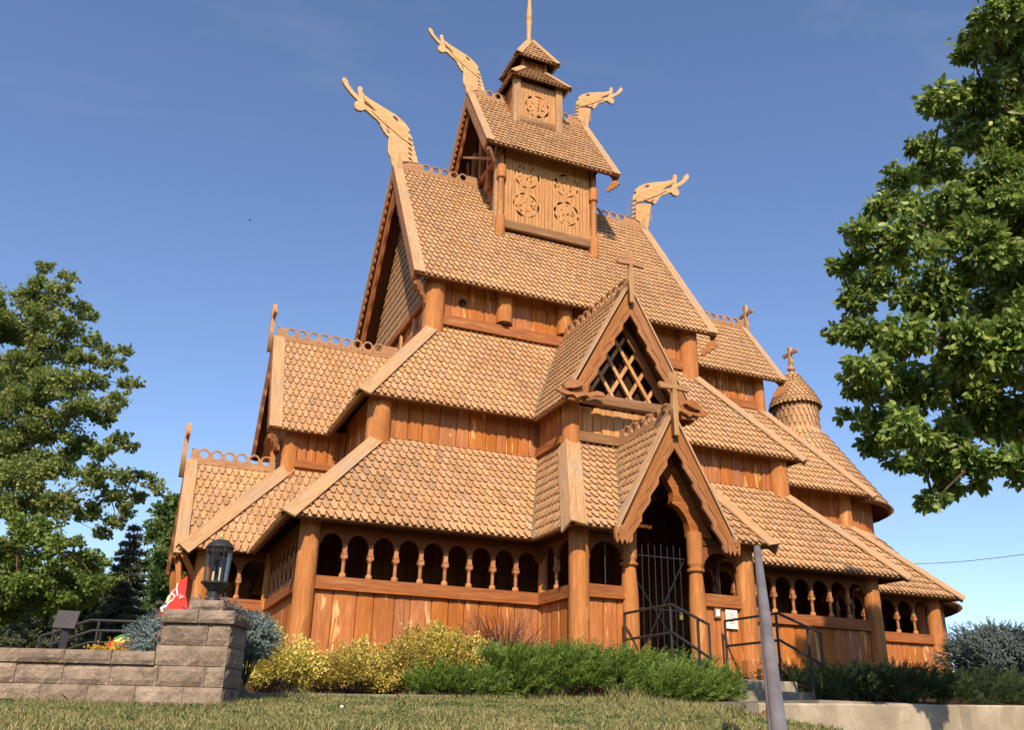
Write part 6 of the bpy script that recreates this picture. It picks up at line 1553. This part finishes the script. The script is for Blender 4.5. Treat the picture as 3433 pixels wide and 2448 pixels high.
railset('lower black metal handrail beyond the nearer one, mostly behind the orange flowers', 14.2, [[(215,742,0),(400,700,0),(620,600,.0),(960,606,0)], [(400,775,0),(600,712,0),(1000,716,0)]], [((712,604), (712,604)), ((960,606), (960,606))], .017)
# painted wooden horse
HD = 14.0
hb = at(500, 2240, HD)
hs = thing('painted_horse', 'big red painted wooden horse with white scrollwork half hidden behind the pillar', 'statue', (hb.x, hb.y, -.4))
HO = [(629,1934),(628,1965),(624,1995),(632,2040),(660,2075),(682,2100),(680,2125),(650,2128),(622,2110),(606,2150),(604,2230),(600,2330),(560,2330),(556,2240),(500,2236),(440,2240),(434,2330),(394,2330),(386,2240),(366,2205),(364,2165),(382,2146),(410,2138),(445,2128),(480,2122),(512,2084),(545,2042),(580,1990),(603,1954),(617,1942)]
def hpt(u, v):
    p = at(u, v, HD); return ((p-Vector((hb.x, hb.y, 0))).dot(RH), p.z)
pts = [hpt(u, v) for u, v in HO]
me = plate_mesh([pts], .06, (hb.x, hb.y, 0), RH, (0, 0, 1)); ho = link('body', me, M['red'], hs, bev=.015)
def deco(lst, mt_, w, off, closed=False):
    mb = MB()
    P_ = [Vector((hb.x, hb.y, 0))+RH*hpt(u, v)[0]+Vector((0, 0, hpt(u, v)[1]))-FH*(.032+off) for u, v in lst]
    if closed: mb.add(P_, [tuple(range(len(P_)))])
    else: mb.tube(P_, w, 6)
    mb.build('painted_scroll', M[mt_], ho)
def ht(u, v): return 300+u*.433, 1850+v*.433
for ln in ([(690,250),(680,290),(690,350),(715,335),(700,370),(735,350)], [(665,300),(640,320),(668,350),(650,380),(620,400),(600,430),(570,440),(560,465),(585,470)], [(595,420),(560,440),(555,470),(590,450)], [(650,330),(620,350),(600,400)], [(525,510),(570,525)]):
    deco([ht(*p) for p in ln], 'white', .014, .004)
deco([ht(*p) for p in [(640,335),(625,350),(600,385),(590,405),(610,400),(632,370)]], 'yellow', 0, .006, True)
deco([ht(*p) for p in [(600,400),(580,420),(572,432)]], 'blue', .012, .006)
deco([ht(*p) for p in [(190,695),(250,660),(335,645),(345,680),(330,710),(210,705)]], 'yellow', 0, .006, True)
deco([ht(*p) for p in [(200,680),(255,656),(335,643)]], 'green', .016, .004)
deco([ht(*p) for p in [(245,695),(290,668),(340,655)]], 'blue', .010, .008)

# overhead wire and a distant bird
mb = MB(); w0, w1 = at(2980, 1893, 42), at(3460, 1856, 36); pts = [w0+(w1-w0)*t/8+Vector((0, 0, -.12*math.sin(PI*t/8))) for t in range(9)]
mb.tube([w0-(w1-w0)*.8]+pts+[w1+(w1-w0)*3], .012, 6); wr_ = mb.build('overhead_wire', M['wire']); tag(wr_, 'thin dark overhead wire crossing the sky at the right', 'wire')
bd = at(838, 738, 55); brd = thing('bird', 'tiny dark bird flying in the blue sky left of the church', 'bird', bd)
mb = MB(); mb.tube([bd+RH*-.10, bd+RH*-.03, bd+RH*.06, bd+RH*.11], [.006, .022, .02, .005], 8); mb.build('body', M['iron'], brd, smooth=True)
for s in (-1, 1):
    mb = MB(); mb.add([bd+RH*.0, bd+RH*.06, bd+RH*(.02)+FH*s*.09+Vector((0, 0, .05)), bd+RH*-.05+FH*s*.17+Vector((0, 0, .03))], [(0, 1, 2), (0, 2, 3)]); mb.build('wing', M['iron'], brd)
